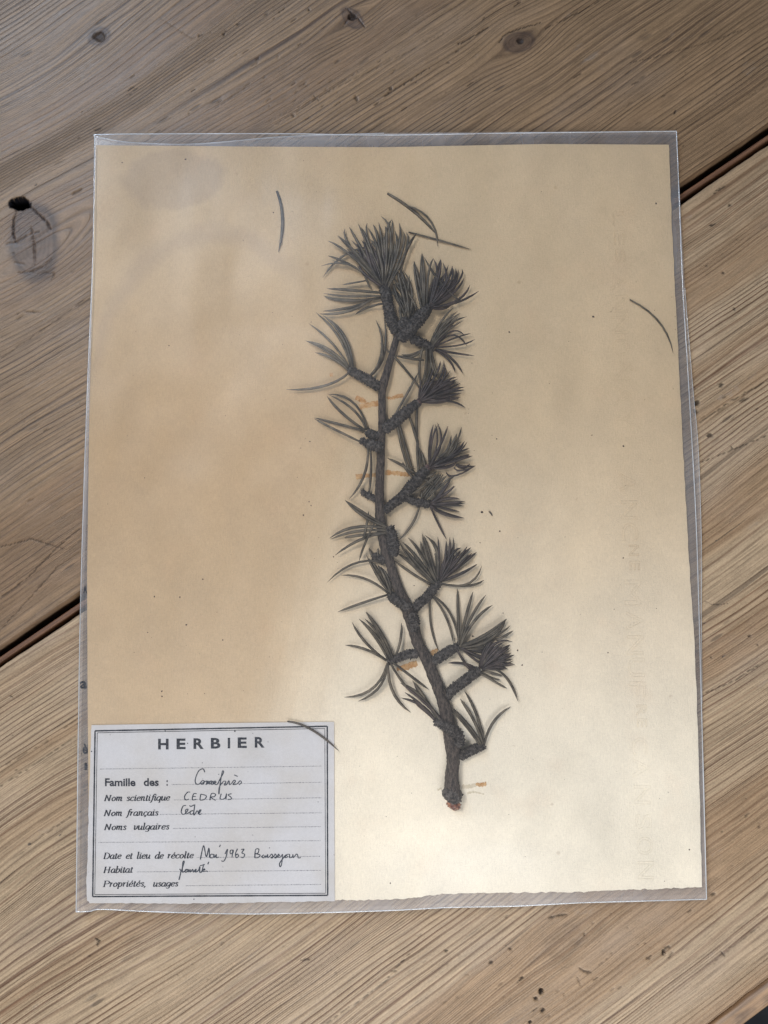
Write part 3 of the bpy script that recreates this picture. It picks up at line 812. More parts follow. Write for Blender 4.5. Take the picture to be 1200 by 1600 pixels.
# ------------------------------------------------------------------ label
LH = 0.00022
label = empty('paper_label', at(330, 1270, B1(330, 1270)))
tag(label, 'pale printed herbarium label with handwriting in the lower left corner of the sheet', 'label')
def jl(T, Bt, L, R):
    k = (fbm(np.arange(len(Bt)) * .5, np.full(len(Bt), 5.), 3) - .45) * 2.6; k[0] = k[-1] = 0
    Bt[:, 1] += k
    k = (fbm(np.arange(len(L)) * .4, np.full(len(L), 9.), 3) - .45) * 2.0; k[0] = k[-1] = 0
    L[:, 0] += k
G = coons([(143, 1133), (330, 1130), (522, 1128)], [(136, 1411), (300, 1412), (523, 1408)], [(143, 1133), (139, 1250), (135, 1390), (136, 1411)], [(522, 1128), (523, 1408)], 90, 70, jl)
G[0, -1] += (2.5, -2.5)
zlab = lambda a, b: Bz(a, b) + LH + 0.00012
sheet_obj('label_paper', G, zlab, 0.00018, label_mat, label)
zi = lambda a, b: float(zlab(a, b)) + 0.00005
def ribbon(vs, fs, pts, wfn, zf, steps=None):
    """flat printed stroke along pixel points; wfn(direction)-> full width px"""
    k0 = len(vs)
    for i, p in enumerate(pts):
        q = np.array(pts[min(i + 1, len(pts) - 1)][:2]) - np.array(pts[max(i - 1, 0)][:2])
        q = q / (np.hypot(*q) + 1e-9)
        w = wfn(q, i / max(1, len(pts) - 1)) / 2
        for s in (1, -1):
            x, y = p[0] - q[1] * w * s, p[1] + q[0] * w * s
            vs.append(at(x, y, zf(x, y)))
        if i:
            j = k0 + i * 2
            fs.append((j - 2, j, j + 1, j - 1))
def line_pts(a, b, n): return [(a[0] + (b[0] - a[0]) * i / n, a[1] + (b[1] - a[1]) * i / n) for i in range(n + 1)]
# double frame
vs, fs = [], []
O = [(148.5, 1142), (511.3, 1134.8), (512, 1399), (144.8, 1401)]
I = [(152, 1145), (507.5, 1138.3), (508.8, 1395.7), (148, 1397.8)]
for R_, w_ in ((O, 2.3), (I, .9)):
    for i in range(4):
        a, b = R_[i], R_[(i + 1) % 4]
        ribbon(vs, fs, line_pts(a, b, 24), lambda q, t, w_=w_: w_ * (1 + .12 * math.sin(t * 60)), zi)
mesh_obj('printed_frame', vs, fs, ink_print, label, smooth=False)
# title
for ch, x0, x1, y0, y1 in (('H', 247, 263.4, 1154.3, 1171), ('E', 275.8, 290, 1154, 1170.6), ('R', 302.3, 318.5, 1153.6, 1170.2), ('B', 329.4, 344.4, 1153, 1169.7), ('I', 355.8, 359.6, 1152.8, 1169.3),
                           ('E', 371.3, 385.6, 1152.2, 1168.8), ('R', 398, 413.5, 1151.6, 1168.2)):
    text_in_box('title_letter', ch, x0, y0, x1, y1, ink_print, zi, label, offset=.035)
vs, fs = [], []
# dotted rules
for (x0, y0, x1, y1) in ((157, 1201.7, 501.5, 1197), (269, 1226, 501.5, 1222.3), (272.6, 1250, 501.5, 1246.5), (251, 1272.6, 501.5, 1270), (271, 1294.5, 500, 1291.6), (154.5, 1316.4, 500, 1313.6),
                         (308, 1340, 499, 1338), (214.5, 1362.4, 501, 1360), (291, 1384, 501, 1382)):
    vs, fs = [], []
    n = int((x1 - x0) / 2.25)
    for i in range(n + 1):
        px = x0 + (x1 - x0) * i / n + random.uniform(-.1, .1); py = y0 + (y1 - y0) * i / n + random.uniform(-.12, .12)
        r = .62 * random.uniform(.8, 1.15); k = len(vs)
        for a in range(6):
            vs.append(at(px + r * math.cos(a * 1.047), py + r * math.sin(a * 1.047), zi(px, py)))
        fs.append(tuple(range(k + 5, k - 1, -1)))
    mesh_obj('dotted_rule', vs, fs, ink_dots, label, smooth=False)
# sans words
def word_sans(t, x0, x1, base, cap):
    text_in_box('printed_word', t, x0, base - cap, x1, base, ink_print, zi, label, offset=.03, fit=(0.0, .69))
word_sans('Famille', 164, 211.7, 1228, 11.5)
word_sans('des', 224.5, 248, 1227.7, 11.5)
word_sans(':', 260, 262.2, 1227.4, 12.0)
# italic serif, drawn with a broad pen
oval = [(.4, 1), (.12, .75), (.08, .3), (.3, .0), (.58, .2), (.66, .7), (.4, 1)]
GL = {
 'a': (.92, [[(.68, .92), (.36, 1), (.08, .6), (.1, .12), (.34, 0), (.6, .3)], [(.7, 1), (.65, .12), (.78, 0), (.9, .15)]]),
 'b': (.86, [[(.0, 1.58), (.14, 1.62), (.12, .1), (.38, 0), (.68, .4), (.64, .85), (.42, 1), (.16, .7)]]),
 'c': (.76, [[(.66, .78), (.45, 1), (.14, .72), (.1, .22), (.38, 0), (.68, .2)]]),
 'd': (.92, [[(.68, .92), (.36, 1), (.08, .6), (.1, .12), (.34, 0), (.6, .3)], [(.5, 1.58), (.7, 1.62), (.66, .12), (.78, 0), (.9, .15)]]),
 'e': (.78, [[(.12, .48), (.55, .58), (.6, .88), (.42, 1), (.14, .72), (.1, .22), (.38, 0), (.68, .2)]]),
 'f': (.62, [[(.78, 1.5), (.62, 1.66), (.42, 1.4), (.3, .2), (.14, -.42), (-.06, -.46)], [(.1, 1), (.62, 1)]]),
 'g': (.90, [[(.68, .92), (.36, 1), (.08, .6), (.14, .16), (.36, .05), (.62, .4)], [(.74, 1), (.66, -.2), (.4, -.5), (.08, -.35)]]),
 'i': (.46, [[(.0, .92), (.16, 1), (.15, .12), (.26, 0), (.4, .12)], [(.2, 1.3), (.2, 1.48)]]),
 'l': (.46, [[(.0, 1.56), (.16, 1.62), (.15, .12), (.26, 0), (.4, .12)]]),
 'm': (1.28, [[(.0, .92), (.14, 1), (.13, 0)], [(.14, .65), (.38, 1), (.54, .9), (.53, 0)], [(.54, .65), (.8, 1), (.96, .9), (.94, .12), (1.05, 0), (1.2, .12)]]),
 'n': (.90, [[(.0, .92), (.14, 1), (.13, 0)], [(.14, .65), (.4, 1), (.58, .9), (.56, .12), (.68, 0), (.82, .12)]]),
 'o': (.82, [oval]),
 'p': (.88, [[(.0, .92), (.16, 1), (.14, -.5)], [(.16, .65), (.44, 1), (.68, .8), (.66, .3), (.44, 0), (.16, .15)], [(.0, -.5), (.32, -.5)]]),
 'q': (.88, [[(.68, .92), (.36, 1), (.08, .6), (.1, .12), (.34, 0), (.6, .3)], [(.74, 1), (.66, -.5)], [(.5, -.5), (.84, -.5)]]),
 'r': (.66, [[(.0, .92), (.16, 1), (.14, 0)], [(.16, .55), (.36, .95), (.56, .95)]]),
 's': (.68, [[(.56, .76), (.36, 1), (.12, .8), (.5, .32), (.36, 0), (.05, .18)]]),
 't': (.54, [[(.22, 1.38), (.18, .14), (.3, 0), (.46, .14)], [(.0, 1), (.44, 1)]]),
 'u': (.92, [[(.0, .92), (.14, 1), (.13, .18), (.3, 0), (.6, .35)], [(.68, 1), (.65, .12), (.76, 0), (.88, .12)]]),
 'v': (.78, [[(.0, .92), (.16, 1), (.2, .2), (.3, 0), (.58, .4), (.64, 1)]]),
 'N': (1.36, [[(.12, 0), (.22, 1.5)], [(.22, 1.5), (.9, .0)], [(.9, 0), (1.0, 1.5)], [(-.02, .0), (.3, .0)], [(.05, 1.5), (.3, 1.5)], [(.82, 1.5), (1.18, 1.5)]]),
 'D': (1.28, [[(.2, 0), (.24, 1.5)], [(.02, 1.5), (.6, 1.5), (1.05, 1.1), (1.02, .4), (.62, 0), (.0, .0)]]),
 'H': (1.42, [[(.2, 0), (.24, 1.5)], [(1.0, 0), (1.04, 1.5)], [(.2, .76), (1.0, .76)], [(.0, 0), (.4, 0)], [(.8, 0), (1.2, 0)], [(.04, 1.5), (.44, 1.5)], [(.84, 1.5), (1.24, 1.5)]]),
 'P': (1.14, [[(.2, 0), (.24, 1.5)], [(.02, 1.5), (.66, 1.5), (.98, 1.2), (.84, .82), (.24, .72)], [(.0, 0), (.42, 0)]]),
 ',': (.4, [[(.16, .1), (.16, -.1), (.02, -.32)]]),
}
GL['ç'] = (.76, GL['c'][1] + [[(.4, .0), (.46, -.2), (.22, -.34)]])
GL['é'] = (.78, GL['e'][1] + [[(.36, 1.2), (.56, 1.5)]])
def word_serif(t, x0, x1, base, xh=6.1, slope=-.012):
    adv = sum(GL[c][0] for c in t) - .12
    k = (x1 - x0) / (adv * 1.0)
    vs, fs = [], []
    u = 0
    for c in t:
        a, strokes = GL[c]
        for s_i in strokes:
            n = 2 if len(s_i) == 2 else len(s_i) * 4
            pts = [((u + p[0]) * k + x0 + p[1] * xh * .22 - .7, base - p[1] * xh + slope * (u * k)) for p in lerp_path(s_i, n)]
            ribbon(vs, fs, pts, lambda q, t: .80 + 1.45 * abs(q[1]) ** 1.4, zi)
        u += a
    mesh_obj('printed_word', vs, fs, ink_print, label, smooth=False)
for t, a, b, base in (('Nom', 163.6, 191, 1251.6), ('scientifique', 198, 265, 1251.3), ('Nom', 163, 190.5, 1275), ('français', 198, 247, 1274.6), ('Noms', 163.6, 197, 1296.9), ('vulgaires', 208.8, 264, 1296.4),
                      ('Date', 162, 189, 1341.9), ('et', 197, 206.5, 1341.7), ('lieu', 214, 234.5, 1341.6), ('de', 242.5, 255, 1341.4), ('récolte', 262, 302, 1341.2), ('Habitat', 162, 207, 1363.8),
                      ('Propriétés,', 161.5, 228, 1385.7), ('usages', 239.5, 278, 1385.2)):
    word_serif(t, a, b, base)
# handwriting, traced stroke by stroke
L1 = (130, 1120, 5.714); L2 = (320, 1120, 5.4545); L3 = (130, 1270, 5.714); L4 = (300, 1270, 5.0)
hand = {
 'family': [(L1, [[(1085, 495), (1070, 465), (1030, 485), (1000, 560), (1010, 600), (1040, 598), (1060, 572), (1080, 575), (1072, 600), (1052, 600), (1085, 580), (1104, 575), (1100, 605), (1125, 575), (1130, 602), (1160, 575), (1162, 602), (1190, 580)]]),
            (L2, [[(25, 545), (28, 572), (55, 545), (58, 577), (76, 566), (88, 545), (86, 572), (98, 577), (110, 570), (130, 530), (160, 475), (150, 465), (132, 560), (120, 660), (124, 600), (150, 560), (166, 548), (180, 555), (165, 580), (185, 577), (205, 545), (210, 577), (225, 570), (250, 540), (260, 552), (240, 577), (275, 572), (300, 545), (312, 562), (290, 580)],
                  [(116, 488), (121, 492)], [(250, 495), (280, 508)]])],
 'genus': [(L1, [[(955, 672), (930, 675), (905, 712), (915, 742), (945, 735)], [(1012, 685), (985, 690), (975, 740), (1012, 737)], [(980, 712), (1005, 712)], [(1050, 690), (1045, 742), (1085, 735), (1098, 705), (1050, 690)], [(1130, 745), (1145, 687), (1180, 690), (1172, 712), (1140, 718), (1182, 747)]]),
           (L2, [[(140, 655), (130, 695), (150, 703), (175, 690), (185, 655), (180, 702)], [(228, 655), (200, 665), (222, 685), (225, 700), (195, 707)]])],
 'french name': [(L1, [[(918, 790), (890, 800), (875, 850), (895, 872), (925, 848), (935, 825), (915, 832), (920, 867), (960, 845), (982, 838), (958, 845), (957, 870), (985, 858), (996, 782), (986, 872), (1000, 865), (1015, 840), (1025, 848), (1030, 867), (1052, 832), (1036, 838), (1036, 872), (1058, 865)], [(948, 792), (962, 800), (990, 786)]])],
 'month': [(L4, [[(65, 365), (85, 270), (95, 265), (112, 345), (132, 275), (136, 350)], [(168, 325), (147, 325), (142, 350), (165, 350), (172, 325), (176, 350), (190, 325), (190, 350), (210, 345)], [(215, 267), (222, 250)]])],
 'year': [(L4, [[(258, 322), (277, 285), (266, 345), (247, 378), (228, 375)], [(317, 290), (300, 295), (300, 320), (320, 312), (320, 290), (312, 352)], [(356, 280), (340, 318), (345, 350), (363, 340), (355, 322), (340, 335)], [(384, 287), (406, 285), (390, 312), (411, 325), (400, 350), (378, 345)]])],
 'place': [(L4, [[(490, 350), (497, 288), (522, 285), (515, 315), (498, 320), (532, 330), (515, 350), (488, 352)], [(562, 328), (545, 342), (560, 352), (572, 335), (576, 350), (592, 325), (591, 350), (606, 342), (622, 322), (632, 340), (628, 353), (616, 350), (640, 340), (650, 321), (660, 340), (656, 353), (645, 350), (668, 342), (682, 335), (675, 323), (668, 347), (690, 347), (708, 325), (700, 400), (688, 422), (685, 395), (715, 350), (735, 328), (725, 350), (747, 345), (737, 328), (762, 325), (761, 350), (785, 345), (788, 325), (792, 350), (815, 323), (825, 330), (830, 352), (850, 350)], [(603, 272), (607, 277)]])],
 'habitat': [(L3, [[(860, 500), (872, 525), (855, 600), (868, 545), (902, 440), (890, 442), (885, 525), (905, 522), (930, 505), (912, 508), (910, 530), (930, 525), (937, 505), (942, 530), (955, 505), (957, 530), (977, 505), (985, 530), (1000, 508), (1010, 505), (1002, 530), (1030, 512), (1042, 480), (1040, 530), (1058, 525), (1076, 458)], [(1042, 472), (1086, 462)], [(1063, 515), (1085, 510), (1080, 500), (1068, 525), (1100, 520), (1112, 525)], [(1122, 438), (1112, 460)]])],
}
for k, groups in hand.items():
    vs, fs = [], []
    for (ox, oy, sc), strokes in groups:
        for s_i in strokes:
            pts = lerp_path(s_i, max(4, len(s_i) * 5))
            pts = [(ox + p[0] / sc, oy + p[1] / sc) for p in pts]
            ribbon(vs, fs, pts, lambda q, t: 1.30 + .45 * abs(q[1]) + .15 * math.sin(t * 31), zi)
    mesh_obj('handwriting', vs, fs, ink_pen, label, smooth=False)
vs, fs = [], []
for (px, py, r) in ((367, 1142.5, 1.3), (258, 1142, 1), (293, 1161.5, .9), (143, 1174, 1.1), (316, 1192, .7), (172, 1148, .6), (303, 1407 - 2, 1), (497, 1253, .7), (395, 1146, .6)):
    k = len(vs)
    for a in range(6): vs.append(at(px + r * math.cos(a * 1.047), py + r * math.sin(a * 1.047), zi(px, py) + .00001))
    fs.append(tuple(range(k + 5, k - 1, -1)))
mesh_obj('ink_spot', vs, fs, ink_print, label, smooth=False)['kind'] = 'stuff'

# ------------------------------------------------------------------ cedar twig
twig = empty('cedar_twig', at(708, 1250, B1(708, 1250)))
tag(twig, 'dried dark cedar twig with tufts of needles lying along the middle of the sheet', 'twig')
def tube(name, path, nseg, mat, parent, zfn, bump=0.08, flat=.9, seed=0, ring=0.0, rings=0, scale_bumps=0, collapse=True):
    """path [(px,py,r_px)] -> closed tube lying on the paper"""
    rs = random.Random(seed)
    n = max(6, int(sum(math.hypot(b[0] - a[0], b[1] - a[1]) for a, b in zip(path[:-1], path[1:])) / (1.1 if rings else 2.6)))
    P = lerp_path(path, n)
    vs, fs = [], []
    cs = []
    for i, p in enumerate(P):
        cs.append((at(p[0], p[1], zfn(p[0], p[1], p[2])), p[2] * PX))
    rad = []
    for i, (c, r) in enumerate(cs):
        T = (cs[min(i + 1, n - 1)][0] - cs[max(i - 1, 0)][0]).normalized()
        N = Vector((-T.y, T.x, 0)).normalized(); Bn = T.cross(N)
        e = min(1, i / 2.0 + .45, (n - 1 - i) / 2.0 + .45) if collapse else 1
        rg = 1 + ring * (abs(((i * 1.1) % 3.3) / 3.3 - .5) * 4 - 1)
        for k in range(nseg):
            a = 2 * math.pi * k / nseg
            rr = r * e * rg * (1 + rs.uniform(-bump, bump) + .08 * mnoise.noise(Vector((i * .15, k * .7, seed))))
            v = c + N * (math.cos(a) * rr) + Bn * (math.sin(a) * rr * flat)
            vs.append(v)
        rad.append((c, N, Bn, T, r * e))
        if i:
            for k in range(nseg):
                a, b = (i - 1) * nseg + k, (i - 1) * nseg + (k + 1) % nseg
                fs.append((a, b, b + nseg, a + nseg))
    fs.append(tuple(range(nseg - 1, -1, -1))); fs.append(tuple(range((n - 1) * nseg, n * nseg)))
    for _ in range(scale_bumps):
        i = rs.randrange(n); c, N, Bn, T, r = rad[i]
        a = rs.uniform(-.3, math.pi + .3) if True else 0
        a = -a if Bn.z < 0 else a
        d = N * math.cos(a) + Bn * math.sin(a) * flat
        b = c + d * r * .93 + T * rs.uniform(-1, 1) * PX
        s = PX * rs.uniform(1.3, 2.9)
        tt_ = d.cross(T).normalized()
        k = len(vs)
        tip = b + d * s * rs.uniform(.6, 1.25) + T * s * .5
        w_ = s * rs.uniform(.6, 1.1)
        vs += [b + tt_ * w_, b + T * s * .6, b - tt_ * w_, b - T * s * .6, tip]
        fs += [(k, k + 1, k + 4), (k + 1, k + 2, k + 4), (k + 2, k + 3, k + 4), (k + 3, k, k + 4)]
    return mesh_obj(name, vs, fs, mat, parent)
tube('stem', STEM, 16, bark_mat, twig, lambda x, y, r: B1(x, y) + r * PX * .88, bump=.05, seed=1)
tube('stem_base', [(698, 1228, 9), (703, 1236, 12.5), (710, 1244, 12.5), (718, 1250, 9)], 16, spur_mat, twig, lambda x, y, r: B1(x, y) + r * PX * .8, bump=.12, seed=2, scale_bumps=60)
tube('broken_end', [(700, 1249, 5.5), (709, 1257, 7.5), (719, 1259, 6)], 12, resin_mat, twig, lambda x, y, r: B1(x, y) + r * PX * 1.0, bump=.22, seed=3, scale_bumps=24)
tube('resin_drop', [(703, 1256, 2.2), (706, 1262, 3.0)], 8, bud_mat, twig, lambda x, y, r: B1(x, y) + r * PX, bump=.1, seed=4)

SPURS = {
 1: [(621, 520, 8), (612, 502, 8.5), (607.5, 484, 8), (604, 462, 8), (599, 447, 7)],
 2: [(624, 531, 9), (640, 514, 10), (656, 497, 9.5), (666, 485, 7.5), (670, 480, 5.5)],
 3: [(642, 529, 7), (660, 536, 6.5), (679, 544, 5.5)],
 21: [(624, 516, 9), (636, 499, 8)],
 4: [(594, 606, 7), (572, 592, 7.5), (555, 583, 6.5), (546, 578, 5.5)],
 5: [(599, 673, 7.5), (614, 661, 8.5), (631, 647, 8), (645, 635, 6.5), (655, 628, 5)],
 6: [(594, 682, 6), (581.5, 679, 6.5), (573, 674, 5.5)],
 7: [(597, 701, 7), (584, 696, 7.5), (572, 692, 5.5), (563, 688, 4.5)],
 8: [(588, 781, 4.5), (577, 775, 4.5), (571, 771, 3.5), (565, 769, 5)],
 9: [(600, 799, 6), (615, 786, 6.5), (630, 775, 7.5), (642, 761, 8.5), (655, 746, 8), (669, 731, 5.5)],
 10: [(632, 776.5, 6), (649, 784, 6), (663.7, 786.5, 6), (672, 788, 4.5)],
 11: [(614, 869, 7), (615, 852.5, 8.5), (612.5, 837.5, 7.5), (609, 822, 5.5)],
 12: [(603, 877, 6), (592, 872, 6), (581, 868, 5)],
 13: [(641, 953, 8), (627.5, 943, 7.5), (615, 935, 6.5), (609, 929, 4.5)],
 14: [(645, 953, 7), (655, 943, 7), (667.5, 932, 7), (678, 919, 6.5), (685, 909, 6)],
 15: [(643, 958, 8), (647, 972, 8), (647, 987, 6)],
 16: [(653, 1020, 7.5), (635, 1023, 6.5), (620, 1028.5, 6), (606, 1034, 5.5)],
 17: [(673, 1036, 6.5), (688.7, 1026, 7.5), (702, 1017, 7), (717, 1010, 5.5)],
 18: [(695, 1092, 6.5), (708, 1077, 7.5), (723, 1066, 7.5), (737, 1055, 7.5), (750, 1047, 6.5)],
 19: [(716, 1166, 7.5), (716, 1151, 9), (704, 1139, 8.5), (690, 1131, 7), (679, 1127, 4.5)],
 20: [(716, 1182, 7), (731, 1175, 6.5), (744.5, 1169, 6.5), (757, 1164, 4.5)],
}
over = {11: 9, 7: 7, 13: 5, 15: 7, 19: 8, 21: 4, 2: 3, 16: 3}
BUD = {2, 5, 9}
spur_obj = {}
for k, path in SPURS.items():
    ov = over.get(k, 0) * PX
    spur_obj[k] = tube('spur_shoot', path, 14, spur_mat, twig, lambda x, y, r, ov=ov: B1(x, y) + r * PX * .92 + ov, bump=.10, seed=10 + k, ring=.20, rings=1,
                       scale_bumps=int(sum(math.hypot(b[0] - a[0], b[1] - a[1]) for a, b in zip(path[:-1], path[1:])) * 5.5))
    if k in BUD:
        (x1_, y1_, r1_), (x0_, y0_, _) = path[-1], path[-2]
        dx_, dy_ = x1_ - x0_, y1_ - y0_; l_ = math.hypot(dx_, dy_)
        b = tube('bud', [(x1_ - dx_ / l_ * 4, y1_ - dy_ / l_ * 4, r1_ + .6), (x1_ + dx_ / l_ * 3, y1_ + dy_ / l_ * 3, r1_)], 10, bud_mat, None, lambda x, y, r: B1(x, y) + r * PX, bump=.15, seed=50 + k, scale_bumps=26)
        b.parent = spur_obj[k]

Rg = {'A': (495, 335, 7.5), 'B': (600, 390, 7.5), 'C': (600, 500, 7.5), 'D': (600, 650, 7.5), 'E': (610, 830, 7.5), 'F': (660, 950, 7.5), 'G': (680, 1090, 8.89), 'H': (540, 570, 8.0),
      '1': (420, 280, 3.3333), '2': (430, 470, 3.5294), '3': (480, 640, 4.138), '4': (490, 760, 4.0), '5': (510, 900, 3.75), '6': (560, 1060, 4.4444)}
